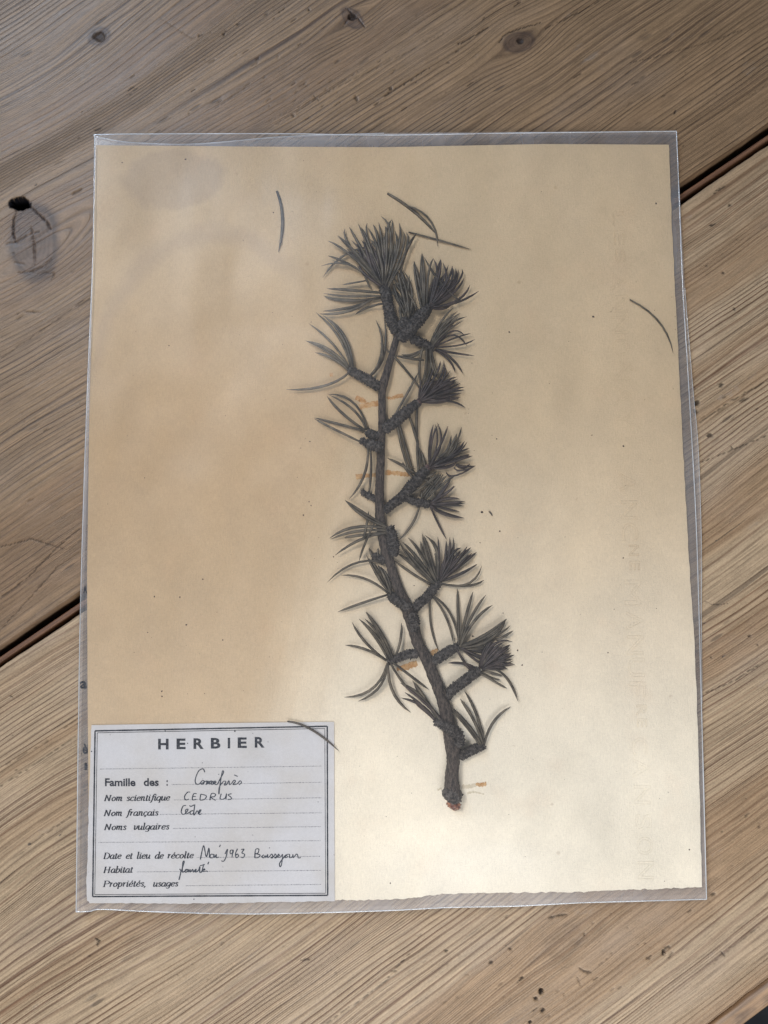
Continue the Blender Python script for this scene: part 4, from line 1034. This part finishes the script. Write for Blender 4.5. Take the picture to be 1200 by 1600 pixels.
# (spur, region, colour g/d, width px, [base, mid, tip ...])
ND = [
 (1, 'A', 'g', 4.4, [(690,830,400,480,130,310),(690,820,540,560,240,250),(700,800,480,470,250,250),(720,780,400,390,330,170),(720,780,540,430,380,150),(730,770,560,470,400,170),(740,760,600,380,485,110),(750,760,640,420,520,150),
   (750,750,610,350,590,100),(770,760,720,420,590,150),(760,760,730,350,660,120),(780,760,770,400,725,95),(790,780,800,300,880,60),(800,790,870,280,750,20),(800,800,870,360,885,60),(810,800,820,330,800,140),
   (830,820,960,400,965,100),(850,830,930,450,915,190),(870,850,1000,430,1015,200),(890,850,1040,450,1050,210),(980,700,1050,430,1175,215),(640,380,320,480,70,740),(540,680,330,560,130,485),(560,700,330,575,50,605),
   (580,775,440,800,300,825),(620,860,540,680,470,600),(740,940,430,890,120,870),(740,960,400,960,80,925),(740,985,350,1010,80,955),(620,1010,400,1090,70,1135),(640,1000,350,1140,30,1165),(770,1045,600,1090,450,1175),
   (870,890,830,600,640,330),(850,900,820,620,600,260),(740,760,760,560,680,400),(760,780,700,560,560,330),(720,800,600,600,450,420),(820,820,880,560,860,330),(780,790,740,520,650,300)]),
 (1, 'A', 'd', 4.6, [(700,840,560,620,400,430),(710,830,620,580,470,330),(740,800,660,520,520,300),(760,790,700,560,600,330),(780,800,760,520,660,260),(800,820,820,560,740,330),(690,830,540,600,350,400),(720,820,640,600,540,440),(750,810,700,600,640,400),
   (700,850,560,700,500,600),(730,820,690,620,600,500),(790,820,800,600,760,420)]),
 (21, 'B', 'g', 4.6, [(290,840,180,640,90,440),(350,800,240,560,120,390),(400,740,280,500,130,380),(330,760,260,480,180,300),(380,720,330,500,230,250),(280,800,200,600,60,480),(190,840,190,700,220,560),(230,800,270,560,300,300),
   (340,780,200,500,90,300),(260,780,160,560,100,380),(380,740,250,420,170,200),(300,780,210,480,150,220),(320,800,290,560,280,330)]),
 (2, 'B', 'g', 4.2, [(440,720,380,400,350,130),(480,720,410,380,355,140),(440,700,435,350,445,40),(460,700,475,350,450,50),(450,700,455,330,430,170),(500,680,520,300,580,100),(870,590,650,370,470,90),(430,700,400,500,390,330)]),
 (2, 'B', 'd', 4.0, [(520,680,620,330,580,110),(530,670,600,350,660,120),(540,660,640,330,665,110),(540,660,720,420,690,150),(550,650,680,380,755,180),(550,650,740,370,800,190),(560,650,770,400,795,190),(570,650,790,420,840,220),
   (580,650,800,440,870,230),(590,650,850,400,915,230),(600,650,800,520,940,330),(600,670,850,600,1010,410),(590,685,850,620,1115,485),(600,700,700,690,800,620),(500,680,610,480,600,300),(540,660,700,500,780,400),(560,660,720,560,850,420),
   (550,660,660,500,700,350),(545,650,640,470,640,330),(570,665,700,600,800,500),(580,670,720,590,860,450)]),
 (3, 'B', 'g', 3.4, [(545,1090,660,860,815,680),(555,1090,680,900,870,715),(565,1100,720,880,895,745),(575,1110,740,900,970,785),(580,1110,730,960,925,835),(550,1080,640,920,780,800),(570,1100,700,870,860,790)]),
 (3, 'B', 'd', 3.2, [(600,1115,790,960,945,1005),(600,1130,820,1040,1020,980),(610,1130,800,1000,975,1130),(610,1140,880,1120,1070,1050)]),
 (3, 'C', 'd', 4.0, [(600,340,780,380,1060,420),(590,350,760,470,835,620),(620,350,790,450,925,625)]),
 (3, 'C', 'g', 4.2, [(450,330,415,540,435,800),(480,340,490,560,440,760),(520,350,545,560,470,790),(540,350,560,520,640,700),(550,360,600,560,660,680),(500,350,500,600,460,700),(530,340,545,500,600,700),(460,410,330,405,205,405),(470,470,300,450,130,415),(460,430,320,435,200,415)]),
 (5, 'C', 'g', 4.2, [(60,1170,250,900,410,600),(430,810,200,520,0,320)]),
 (5, 'C', 'd', 3.8, [(400,930,540,680,600,455),(420,920,600,660,660,480),(430,920,650,700,700,475),(440,920,690,700,690,530),(440,920,640,760,780,590),(430,930,650,760,855,665),(440,930,660,790,870,690),(450,930,700,800,850,720),
   (450,940,700,830,895,740),(450,940,720,840,945,785),(460,950,700,860,940,820),(460,950,700,900,905,860),(460,960,720,940,895,905),(450,975,750,950,955,1030),(400,900,480,760,580,690),(410,900,540,760,640,720),(390,910,420,800,440,700),
   (440,940,640,800,780,720),(440,940,600,820,740,740),(430,930,560,780,680,700),(450,950,640,880,820,830),(450,950,620,860,800,780),(450,960,660,920,840,860),(420,930,520,800,640,760)]),
 (5, 'H', 'g', 4.6, [(680,770,700,1020,820,1400),(705,770,760,1060,840,1330),(810,640,880,900,910,1020),(940,560,885,760,900,920)]),
 (9, 'D', 'g', 4.6, [(590,820,270,610,35,490),(310,690,250,610,220,540),(480,600,460,500,435,410),(395,660,395,500,385,260),(430,640,430,500,400,330),(640,480,740,400,790,225),(700,480,800,330,855,205),(740,460,850,300,910,130),(720,480,820,400,870,240),
   (470,750,540,700,620,650)]),
 (9, 'D', 'g', 3.8, [(300,990,450,830,620,670),(370,950,480,820,640,670),(450,960,560,820,680,670),(480,960,580,830,700,680),(500,970,620,830,740,690),(560,900,680,800,850,690),(480,970,650,830,820,690),(420,950,540,800,660,660),(340,980,460,830,600,690),(560,700,575,800,600,940),(445,960,440,920,435,880)]),
 (9, 'D', 'd', 3.6, [(540,590,535,330,580,100),(550,590,560,300,630,110),(560,570,665,330,625,80),(570,550,620,330,600,95),(570,540,670,320,750,115),(590,590,800,460,945,295),(600,600,800,480,975,305),(610,600,850,440,1000,380),(620,610,850,500,1000,450),
   (630,620,860,520,1040,465),(600,590,760,480,930,310),(620,600,830,520,1010,455),(840,570,930,610,1010,555),(820,600,900,640,1070,585),(730,660,830,700,1070,585),(860,560,920,590,1075,585),
   (560,600,680,520,800,480),(570,590,700,500,850,400),(580,610,720,560,860,480),(590,620,740,590,850,540),(560,580,640,510,780,460),(600,630,720,610,840,560),(580,600,700,540,880,420)]),
 (10, 'D', 'd', 4.0, [(540,1010,680,900,790,720),(540,1010,640,950,740,830),(560,1000,700,920,840,820),(560,1010,740,900,820,815),(560,1000,660,900,760,760),(560,1020,740,970,890,975),(560,1030,740,1020,955,1000),(560,1040,760,1040,955,1015),
   (550,1050,740,1045,945,1055),(550,1050,700,1080,885,1120),(560,1070,720,1140,940,1195),(550,1060,700,1150,930,1195),(540,1080,620,1230,730,1445),(540,1020,640,920,740,800),(550,1020,660,990,780,940)]),
 (10, 'D', 'g', 4.6, [(410,1070,340,1250,180,1450)]),
 (4, '2', 'g', 4.2, [(430,375,370,200,265,80),(420,375,350,200,225,65),(435,375,385,200,275,90),(410,370,310,230,185,125),(405,370,300,270,165,220),(400,370,290,280,175,225),(405,385,320,320,220,285),(405,400,270,470,60,490),(515,415,600,300,600,90),(525,415,590,270,555,105),(520,412,585,320,580,230)]),
 (6, '2', 'g', 4.2, [(515,705,430,560,290,515),(500,705,430,600,300,520),(490,710,370,620,285,525),(490,715,350,680,215,645)]),
 (7, '2', 'g', 4.0, [(465,780,330,710,215,650)]),
 (7, '3', 'g', 4.2, [(390,235,370,420,270,580),(405,240,412,420,390,590)]),
 (11, '4', 'g', 4.8, [(450,260,330,175,195,85),(440,260,320,190,200,92),(450,270,260,255,100,325),(450,285,260,310,195,320),(450,280,280,280,105,330),(460,290,300,330,135,430),(380,230,320,360,285,465),(310,330,330,250,345,155)]),
 (12, '4', 'g', 4.0, [(400,440,402,415,403,385),(365,440,358,415,348,385),(445,490,260,480,85,600),(470,650,390,540,330,430),(460,640,410,540,365,470)]),
 (13, '4', 'g', 4.6, [(465,670,330,580,170,555),(450,675,300,730,150,785),(500,655,440,560,400,490),(510,665,450,580,420,500),(480,660,400,560,350,450),(495,650,470,590,430,510)]),
 (14, 'E', 'g', 4.6, [(480,610,260,370,110,130),(490,590,330,400,165,200),(500,590,320,320,140,125),(500,590,360,270,205,75),(520,580,400,350,295,190),(520,580,400,300,355,120),(530,580,430,300,375,30),(535,580,470,300,390,50),(540,570,545,250,405,45),
   (540,570,550,260,470,90),(550,570,540,300,520,290),(450,600,250,490,40,340),(470,590,230,370,90,260),(500,590,300,440,180,250),(510,585,350,400,270,260),(480,600,300,420,170,290),(525,580,450,420,420,300),(600,620,900,620,1075,400),(600,630,900,640,1100,570)]),
 (14, 'E', 'd', 4.2, [(550,570,570,300,555,65),(580,580,640,340,655,110),(590,580,680,330,695,70),(595,580,720,330,735,70),(600,580,650,400,740,160),(610,570,700,300,830,195),(610,570,740,340,825,230),(620,580,780,350,900,180),(620,580,800,330,945,190),
   (620,580,800,400,915,270),(630,580,820,380,960,255),(630,590,860,370,1010,245),(650,580,850,480,1020,385),(640,590,830,500,1000,390),(600,570,680,450,760,360),(620,580,730,450,830,370),(590,570,640,450,680,300),(610,580,720,480,800,420)]),
 (14, '5', 'g', 4.0, [(625,130,612,280,655,435),(635,130,700,240,745,400),(640,130,720,210,770,370)]),
 (17, '5', 'g', 4.6, [(775,385,772,230,768,75),(785,390,820,230,860,90),(795,390,850,240,935,110),(800,395,870,260,975,170)]),
 (17, 'F', 'g', 4.6, [(450,440,740,310,985,125),(450,450,760,330,990,130),(460,470,800,350,975,150),(470,460,820,340,1030,205),(460,480,760,390,960,170),(440,500,600,450,770,460),(400,540,600,480,760,470),(860,380,960,330,1065,265),(470,490,700,430,870,350),(460,450,700,350,900,200)]),
 (17, 'F', 'd', 4.0, [(500,540,620,560,700,600),(520,550,640,620,700,640),(480,520,580,540,680,580),(430,545,530,690,600,740),(620,700,470,650,300,645),(600,720,540,690,460,640),(500,500,640,500,760,500),(520,530,660,560,760,560)]),
 (18, 'F', 'd', 4.2, [(650,690,720,500,830,360),(660,690,750,490,820,380),(700,690,840,430,1055,395),(700,700,900,520,1030,430),(700,700,880,560,1025,470),(710,700,900,600,1045,525),(710,710,900,620,1080,550),(720,710,900,640,1060,600),(720,715,900,650,1085,665),
   (720,720,860,690,1000,715),(740,710,900,560,1010,450),(690,690,760,540,860,420),(700,690,800,560,920,440),(700,700,820,600,960,520),(710,700,850,640,980,590),(710,700,840,660,1000,640),(690,690,780,480,900,400),(700,690,820,500,960,400)]),
 (18, 'F', 'g', 4.0, [(700,690,740,600,780,520),(720,780,820,820,910,835),(700,790,860,870,990,940),(860,720,1010,850,1120,1095),(750,740,850,770,940,800),(680,790,780,820,860,880)]),
 (16, '5', 'g', 4.4, [(385,470,330,350,235,210),(380,475,310,350,225,250),(360,480,280,350,190,250),(370,480,300,360,200,260),(340,480,230,390,150,270),(350,495,230,430,110,405),(345,540,270,660,105,710),(352,540,310,650,185,735),(370,540,390,680,495,800),(385,540,460,640,550,715),(395,530,500,590,600,665),(395,455,435,370,440,275),(375,470,300,320,230,210)]),
 (19, '6', 'd', 4.8, [(530,290,440,190,295,135),(540,280,430,180,320,95),(600,280,450,160,290,30),(640,300,480,180,380,20),(535,275,460,220,400,180)]),
 (19, '6', 'g', 4.8, [(560,270,470,150,375,15),(580,280,440,130,300,35)]),
 (20, '6', 'g', 4.4, [(845,430,760,320,620,180),(835,435,740,320,620,190),(850,420,790,270,705,140),(858,415,800,290,712,160),(872,430,820,250,735,85),(875,445,940,300,1060,195)]),
]
nmesh_count = 0
def needle(name, p0, p1, p2, wpx, mat, parent, seed, zb=None, zt=None):
    """flattened tapering needle through three picture points"""
    rs = random.Random(seed)
    nseg, ns = 7, 4
    p0, p1, p2 = (np.array(p, float) for p in (p0, p1, p2))
    ctrl = 2 * p1 - (p0 + p2) / 2
    L = np.hypot(*(p2 - p0))
    zb = rs.uniform(6, 13) * PX if zb is None else zb
    zt = rs.uniform(2.5, 8) * PX if zt is None else zt
    vs, fs = [], []
    prof = (.72, .86, .95, 1.0, 1.0, .94, .74, .10)
    tw = rs.uniform(-.5, .5)
    pts = []
    for i in range(nseg + 1):
        t = i / nseg
        q = (1 - t) ** 2 * p0 + 2 * t * (1 - t) * ctrl + t * t * p2
        z = B1(q[0], q[1]) + (zb * (1 - t) + zt * t) + math.sin(t * math.pi) * rs.uniform(-.5, 1) * 1.5 * PX
        pts.append(at(q[0], q[1], z))
    for i, c in enumerate(pts):
        T = (pts[min(i + 1, nseg)] - pts[max(i - 1, 0)]).normalized()
        N = Vector((-T.y, T.x, 0)).normalized(); Bn = N.cross(T)
        Bn = Bn if Bn.z > 0 else -Bn
        a0 = tw
        w = wpx * PX * .5 * prof[i]
        for (a, k) in ((0, 1), (math.pi / 2, .62), (math.pi, 1), (3 * math.pi / 2, .5)):
            x_, y_ = math.cos(a) * k, math.sin(a) * k
            vs.append(c + N * ((x_ * math.cos(a0) - y_ * math.sin(a0)) * w) + Bn * ((x_ * math.sin(a0) + y_ * math.cos(a0)) * w))
        if i:
            for k in range(ns):
                a, b = (i - 1) * ns + k, (i - 1) * ns + (k + 1) % ns
                fs.append((a, b, b + ns, a + ns))
    fs.append((3, 2, 1, 0))
    return mesh_obj(name, vs, fs, mat, parent)
MATS = {'g': needle_grey, 'd': needle_dark, 'b': needle_brown}
total = 0; allneed = []
for (sp, rg, colr, wpx, lst) in ND:
    ox, oy, sc = Rg[rg]
    for t in lst:
        pts = [(ox + t[i] / sc, oy + t[i + 1] / sc) for i in (0, 2, 4)]
        allneed.append((sp, colr, wpx, pts))
limit = 290
rs = random.Random(5)
extra = []
order = sorted(range(len(allneed)), key=lambda i: -math.hypot(allneed[i][3][2][0] - allneed[i][3][0][0], allneed[i][3][2][1] - allneed[i][3][0][1]) * (1 if allneed[i][1] == 'g' else .8))
keep = set(order[:limit])
def merge_objs(name, objs, parent, mats):
    vs, fs, mi = [], [], []
    for o in objs:
        k = len(vs)
        vs += [v.co.copy() for v in o.data.vertices]; fs += [tuple(i + k for i in p.vertices) for p in o.data.polygons]
        mi += [mats.index(o.data.materials[0])] * len(o.data.polygons)
    for o in objs:
        me = o.data; bpy.data.objects.remove(o); bpy.data.meshes.remove(me)
    o = mesh_obj(name, vs, fs, None, parent)
    for m in mats: o.data.materials.append(m)
    o.data.polygons.foreach_set('material_index', mi)
    return o
for i, (sp, colr, wpx, pts) in enumerate(allneed):
    bx_, by_ = pts[0]
    best = min(((math.hypot(bx_ - q[0], by_ - q[1]), q) for q in lerp_path(SPURS[sp], 30)), key=lambda e: e[0])
    if 0 < best[0] < 20:
        q = best[1]; f_ = min(1, q[2] * .45 / best[0])
        pts = [(q[0] + (bx_ - q[0]) * f_, q[1] + (by_ - q[1]) * f_)] + pts[1:]
    o = needle('needle', *pts, wpx * rs.uniform(.86, 1.10), MATS[colr], None, i,
               zb=(rs.uniform(5, 12) + over.get(sp, 0)) * PX)
    if i in keep:
        o.parent = spur_obj[sp]
    else: extra.append(o)
# fill of the thick tufts: more needles between the traced ones
def fan(sp, base, a0, a1, l0, l1, n, colr, wpx, bend=.1):
    for k in range(n):
        a = math.radians(a0 + (a1 - a0) * (k + rs.uniform(0, 1)) / n); l = rs.uniform(l0, l1)
        bx, by = base[0] + rs.uniform(-3, 3), base[1] + rs.uniform(-3, 3)
        tx, ty = bx + math.cos(a) * l, by - math.sin(a) * l
        mx, my = (bx + tx) / 2 + (ty - by) * rs.uniform(-bend, bend), (by + ty) / 2 - (tx - bx) * rs.uniform(-bend, bend)
        extra.append(needle('needle', (bx, by), (mx, my), (tx, ty), wpx * rs.uniform(.8, 1.1), MATS[colr], None, 900 + k + sp * 37, zb=rs.uniform(3, 8) * PX))
fan(1, (592, 443), 92, 128, 50, 84, 12, 'd', 5)
fan(1, (604, 440), 70, 98, 50, 80, 8, 'g', 5)
fan(21, (645, 495), 100, 126, 50, 76, 6, 'g', 5)
fan(2, (672, 478), 40, 78, 40, 66, 14, 'd', 3.6)
fan(3, (675, 542), 46, 60, 35, 62, 8, 'd', 3)
fan(5, (658, 625), -2, 38, 38, 62, 24, 'd', 3.4)
fan(9, (674, 729), 16, 44, 30, 62, 22, 'd', 3.4)
fan(18, (754, 1042), -4, 52, 25, 50, 30, 'd', 3.6)
fan(14, (690, 906), 42, 80, 30, 55, 10, 'd', 3.8)
st_ = merge_objs('needle_tuft', extra, twig, [needle_grey, needle_dark, needle_brown])
st_['kind'] = 'stuff'

# loose needles on the sheet
def loose(label, pts, w_, mat, parts=None, seed=0, lift=1.6):
    p0 = pts[0]
    root = needle('loose_needle', *pts, w_ * 1.18, mat, None, seed, zb=lift * PX, zt=lift * PX)
    # origin at the needle
    c = at(pts[1][0], pts[1][1], B1(*pts[1]))
    root.data.transform(Matrix.Translation(-c)); root.location = c
    tag(root, label, 'needle', 'loose needles fallen from the twig')
c1 = lambda *a: [(420 + a[i] / 3.3333, 280 + a[i + 1] / 3.3333) for i in (0, 2, 4)]
loose('upright loose needle on bare paper left of the twig top', c1(42, 62, 72, 210, 50, 380), 4.4, needle_grey, seed=301)
loose('longest of the loose needles slanting down right above the twig top', c1(618, 74, 760, 172, 872, 286), 4.2, needle_grey, seed=302)
loose('short curved loose needle alongside the longer slanting one above the twig', c1(720, 138, 838, 210, 880, 350), 4.0, needle_grey, seed=303, lift=3.4)
loose('loose needle lying almost level, crossed by the tip of the curved one', c1(728, 275, 880, 316, 1054, 366), 3.6, needle_grey, seed=304, lift=1.6)
loose('bowed loose needle by the right edge of the sheet', [(984, 468), (1030, 503), (1052, 552)], 3.4, needle_grey, seed=305)
loose('brown loose needle across the upper right corner of the label', [(449, 1127), (487, 1140), (530, 1174)], 3.0, needle_brown, seed=306, lift=3.2)
loose('tiny broken needle chip on bare paper right of the twig', [(764, 799), (767, 802), (769, 806)], 2.2, needle_brown, seed=307)

# ------------------------------------------------------------------ clear sleeve
sleeve = empty('plastic_sleeve', at(600, 815))
tag(sleeve, 'clear slightly milky plastic sleeve holding the herbarium sheet', 'plastic sleeve')
FT = [(148, 213), (160, 210), (300, 209), (450, 209), (600, 211), (800, 208), (1057, 205)]
FB = [(119, 1425), (140, 1424), (160, 1421), (250, 1425), (400, 1428), (600, 1423), (700, 1418), (800, 1416), (900, 1411), (1000, 1408), (1104, 1405)]
FL = [(148, 213), (145, 400), (136, 620), (127, 900), (123, 1100), (119, 1425)]
FR = [(1057, 205), (1061, 300), (1067, 450), (1076, 600), (1087, 800), (1092, 950), (1096, 1100), (1100, 1250), (1104, 1405)]
BT = [(148, 213), (200, 222), (300, 225), (450, 213), (600, 208), (800, 206), (1057, 205)]
BR_ = [(1057, 205), (1062, 300), (1070, 450), (1082, 600), (1091, 700), (1096, 850), (1096, 960), (1097, 1100), (1101, 1250), (1104, 1405)]
def film(name, T_, B_, L_, R_, zf, mat, n=150, m=190):
    G = coons(T_, B_, L_, R_, n, m)
    X, Y = G[..., 0], G[..., 1]
    P = at_np(X, Y, zf(X, Y))
    return grid_obj(name, P[:, ::-1], mat, sleeve)
zfront = lambda a, b: Bz(a, b) + Fz(a, b) + .0002
zback = lambda a, b: Bz(a, b) - .0007
film('front_film', FT, FB, FL, FR, zfront, front_mat)
film('back_film', BT, FB, FL, BR_, zback, back_mat, 80, 100)
def wire(name, pts, zf, r, mat, n=90):
    P = lerp_path([(p[0], p[1], 0) for p in pts], n)
    C = [at(p[0], p[1], float(zf(p[0], p[1]))) for p in P]
    vs, fs = [], []
    for i, c in enumerate(C):
        T = (C[min(i + 1, n - 1)] - C[max(i - 1, 0)]).normalized(); N = Vector((-T.y, T.x, 0)).normalized(); Bn = T.cross(N)
        rr = r * PX * (1 + .35 * mnoise.noise(Vector((i * .3, r, 1))))
        for k in range(6):
            a = k * math.pi / 3
            vs.append(c + N * math.cos(a) * rr + Bn * math.sin(a) * rr * .7)
        if i:
            for k in range(6):
                a, b = (i - 1) * 6 + k, (i - 1) * 6 + (k + 1) % 6
                fs.append((a, b, b + 6, a + 6))
    return mesh_obj(name, vs, fs, mat, sleeve)
zs = lambda a, b: float(Bz(a, b) + Fz(a, b)) + .0002
for pts in (FT, FL, FB, FR):
    wire('film_edge', pts, zs, .85, seam_mat)
wire('film_edge', BT[:5], lambda a, b: float(Bz(a, b)), .6, seam_mat)
wire('film_edge', BR_[2:8], lambda a, b: float(Bz(a, b)) - .0005, .5, seam_mat)
# dark print on the left margin of the sleeve, cut off by the sheet
for ch, x0, y0, x1, y1 in (('A', 130, 915, 136, 927), ('a', 125, 1064, 135.5, 1076), ('è', 129, 1162, 137, 1178), ('1', 132, 1192, 136, 1203)):
    text_in_box('printed_letter', ch, x0, y0, x1, y1, ink_print, lambda a, b: B1(a, b) - .00058, sleeve, offset=.03)
vs, fs = [], []
for (px, py, r) in ((127, 1178, .9), (133, 921, .8)):
    k = len(vs)
    for a in range(6): vs.append(at(px + r * math.cos(a * 1.047), py + r * math.sin(a * 1.047), B1(px, py) - .00058))
    fs.append(tuple(range(k + 5, k - 1, -1)))
mesh_obj('printed_dot', vs, fs, ink_print, sleeve, smooth=False)
print('needles', len(allneed), 'extra', len(extra))
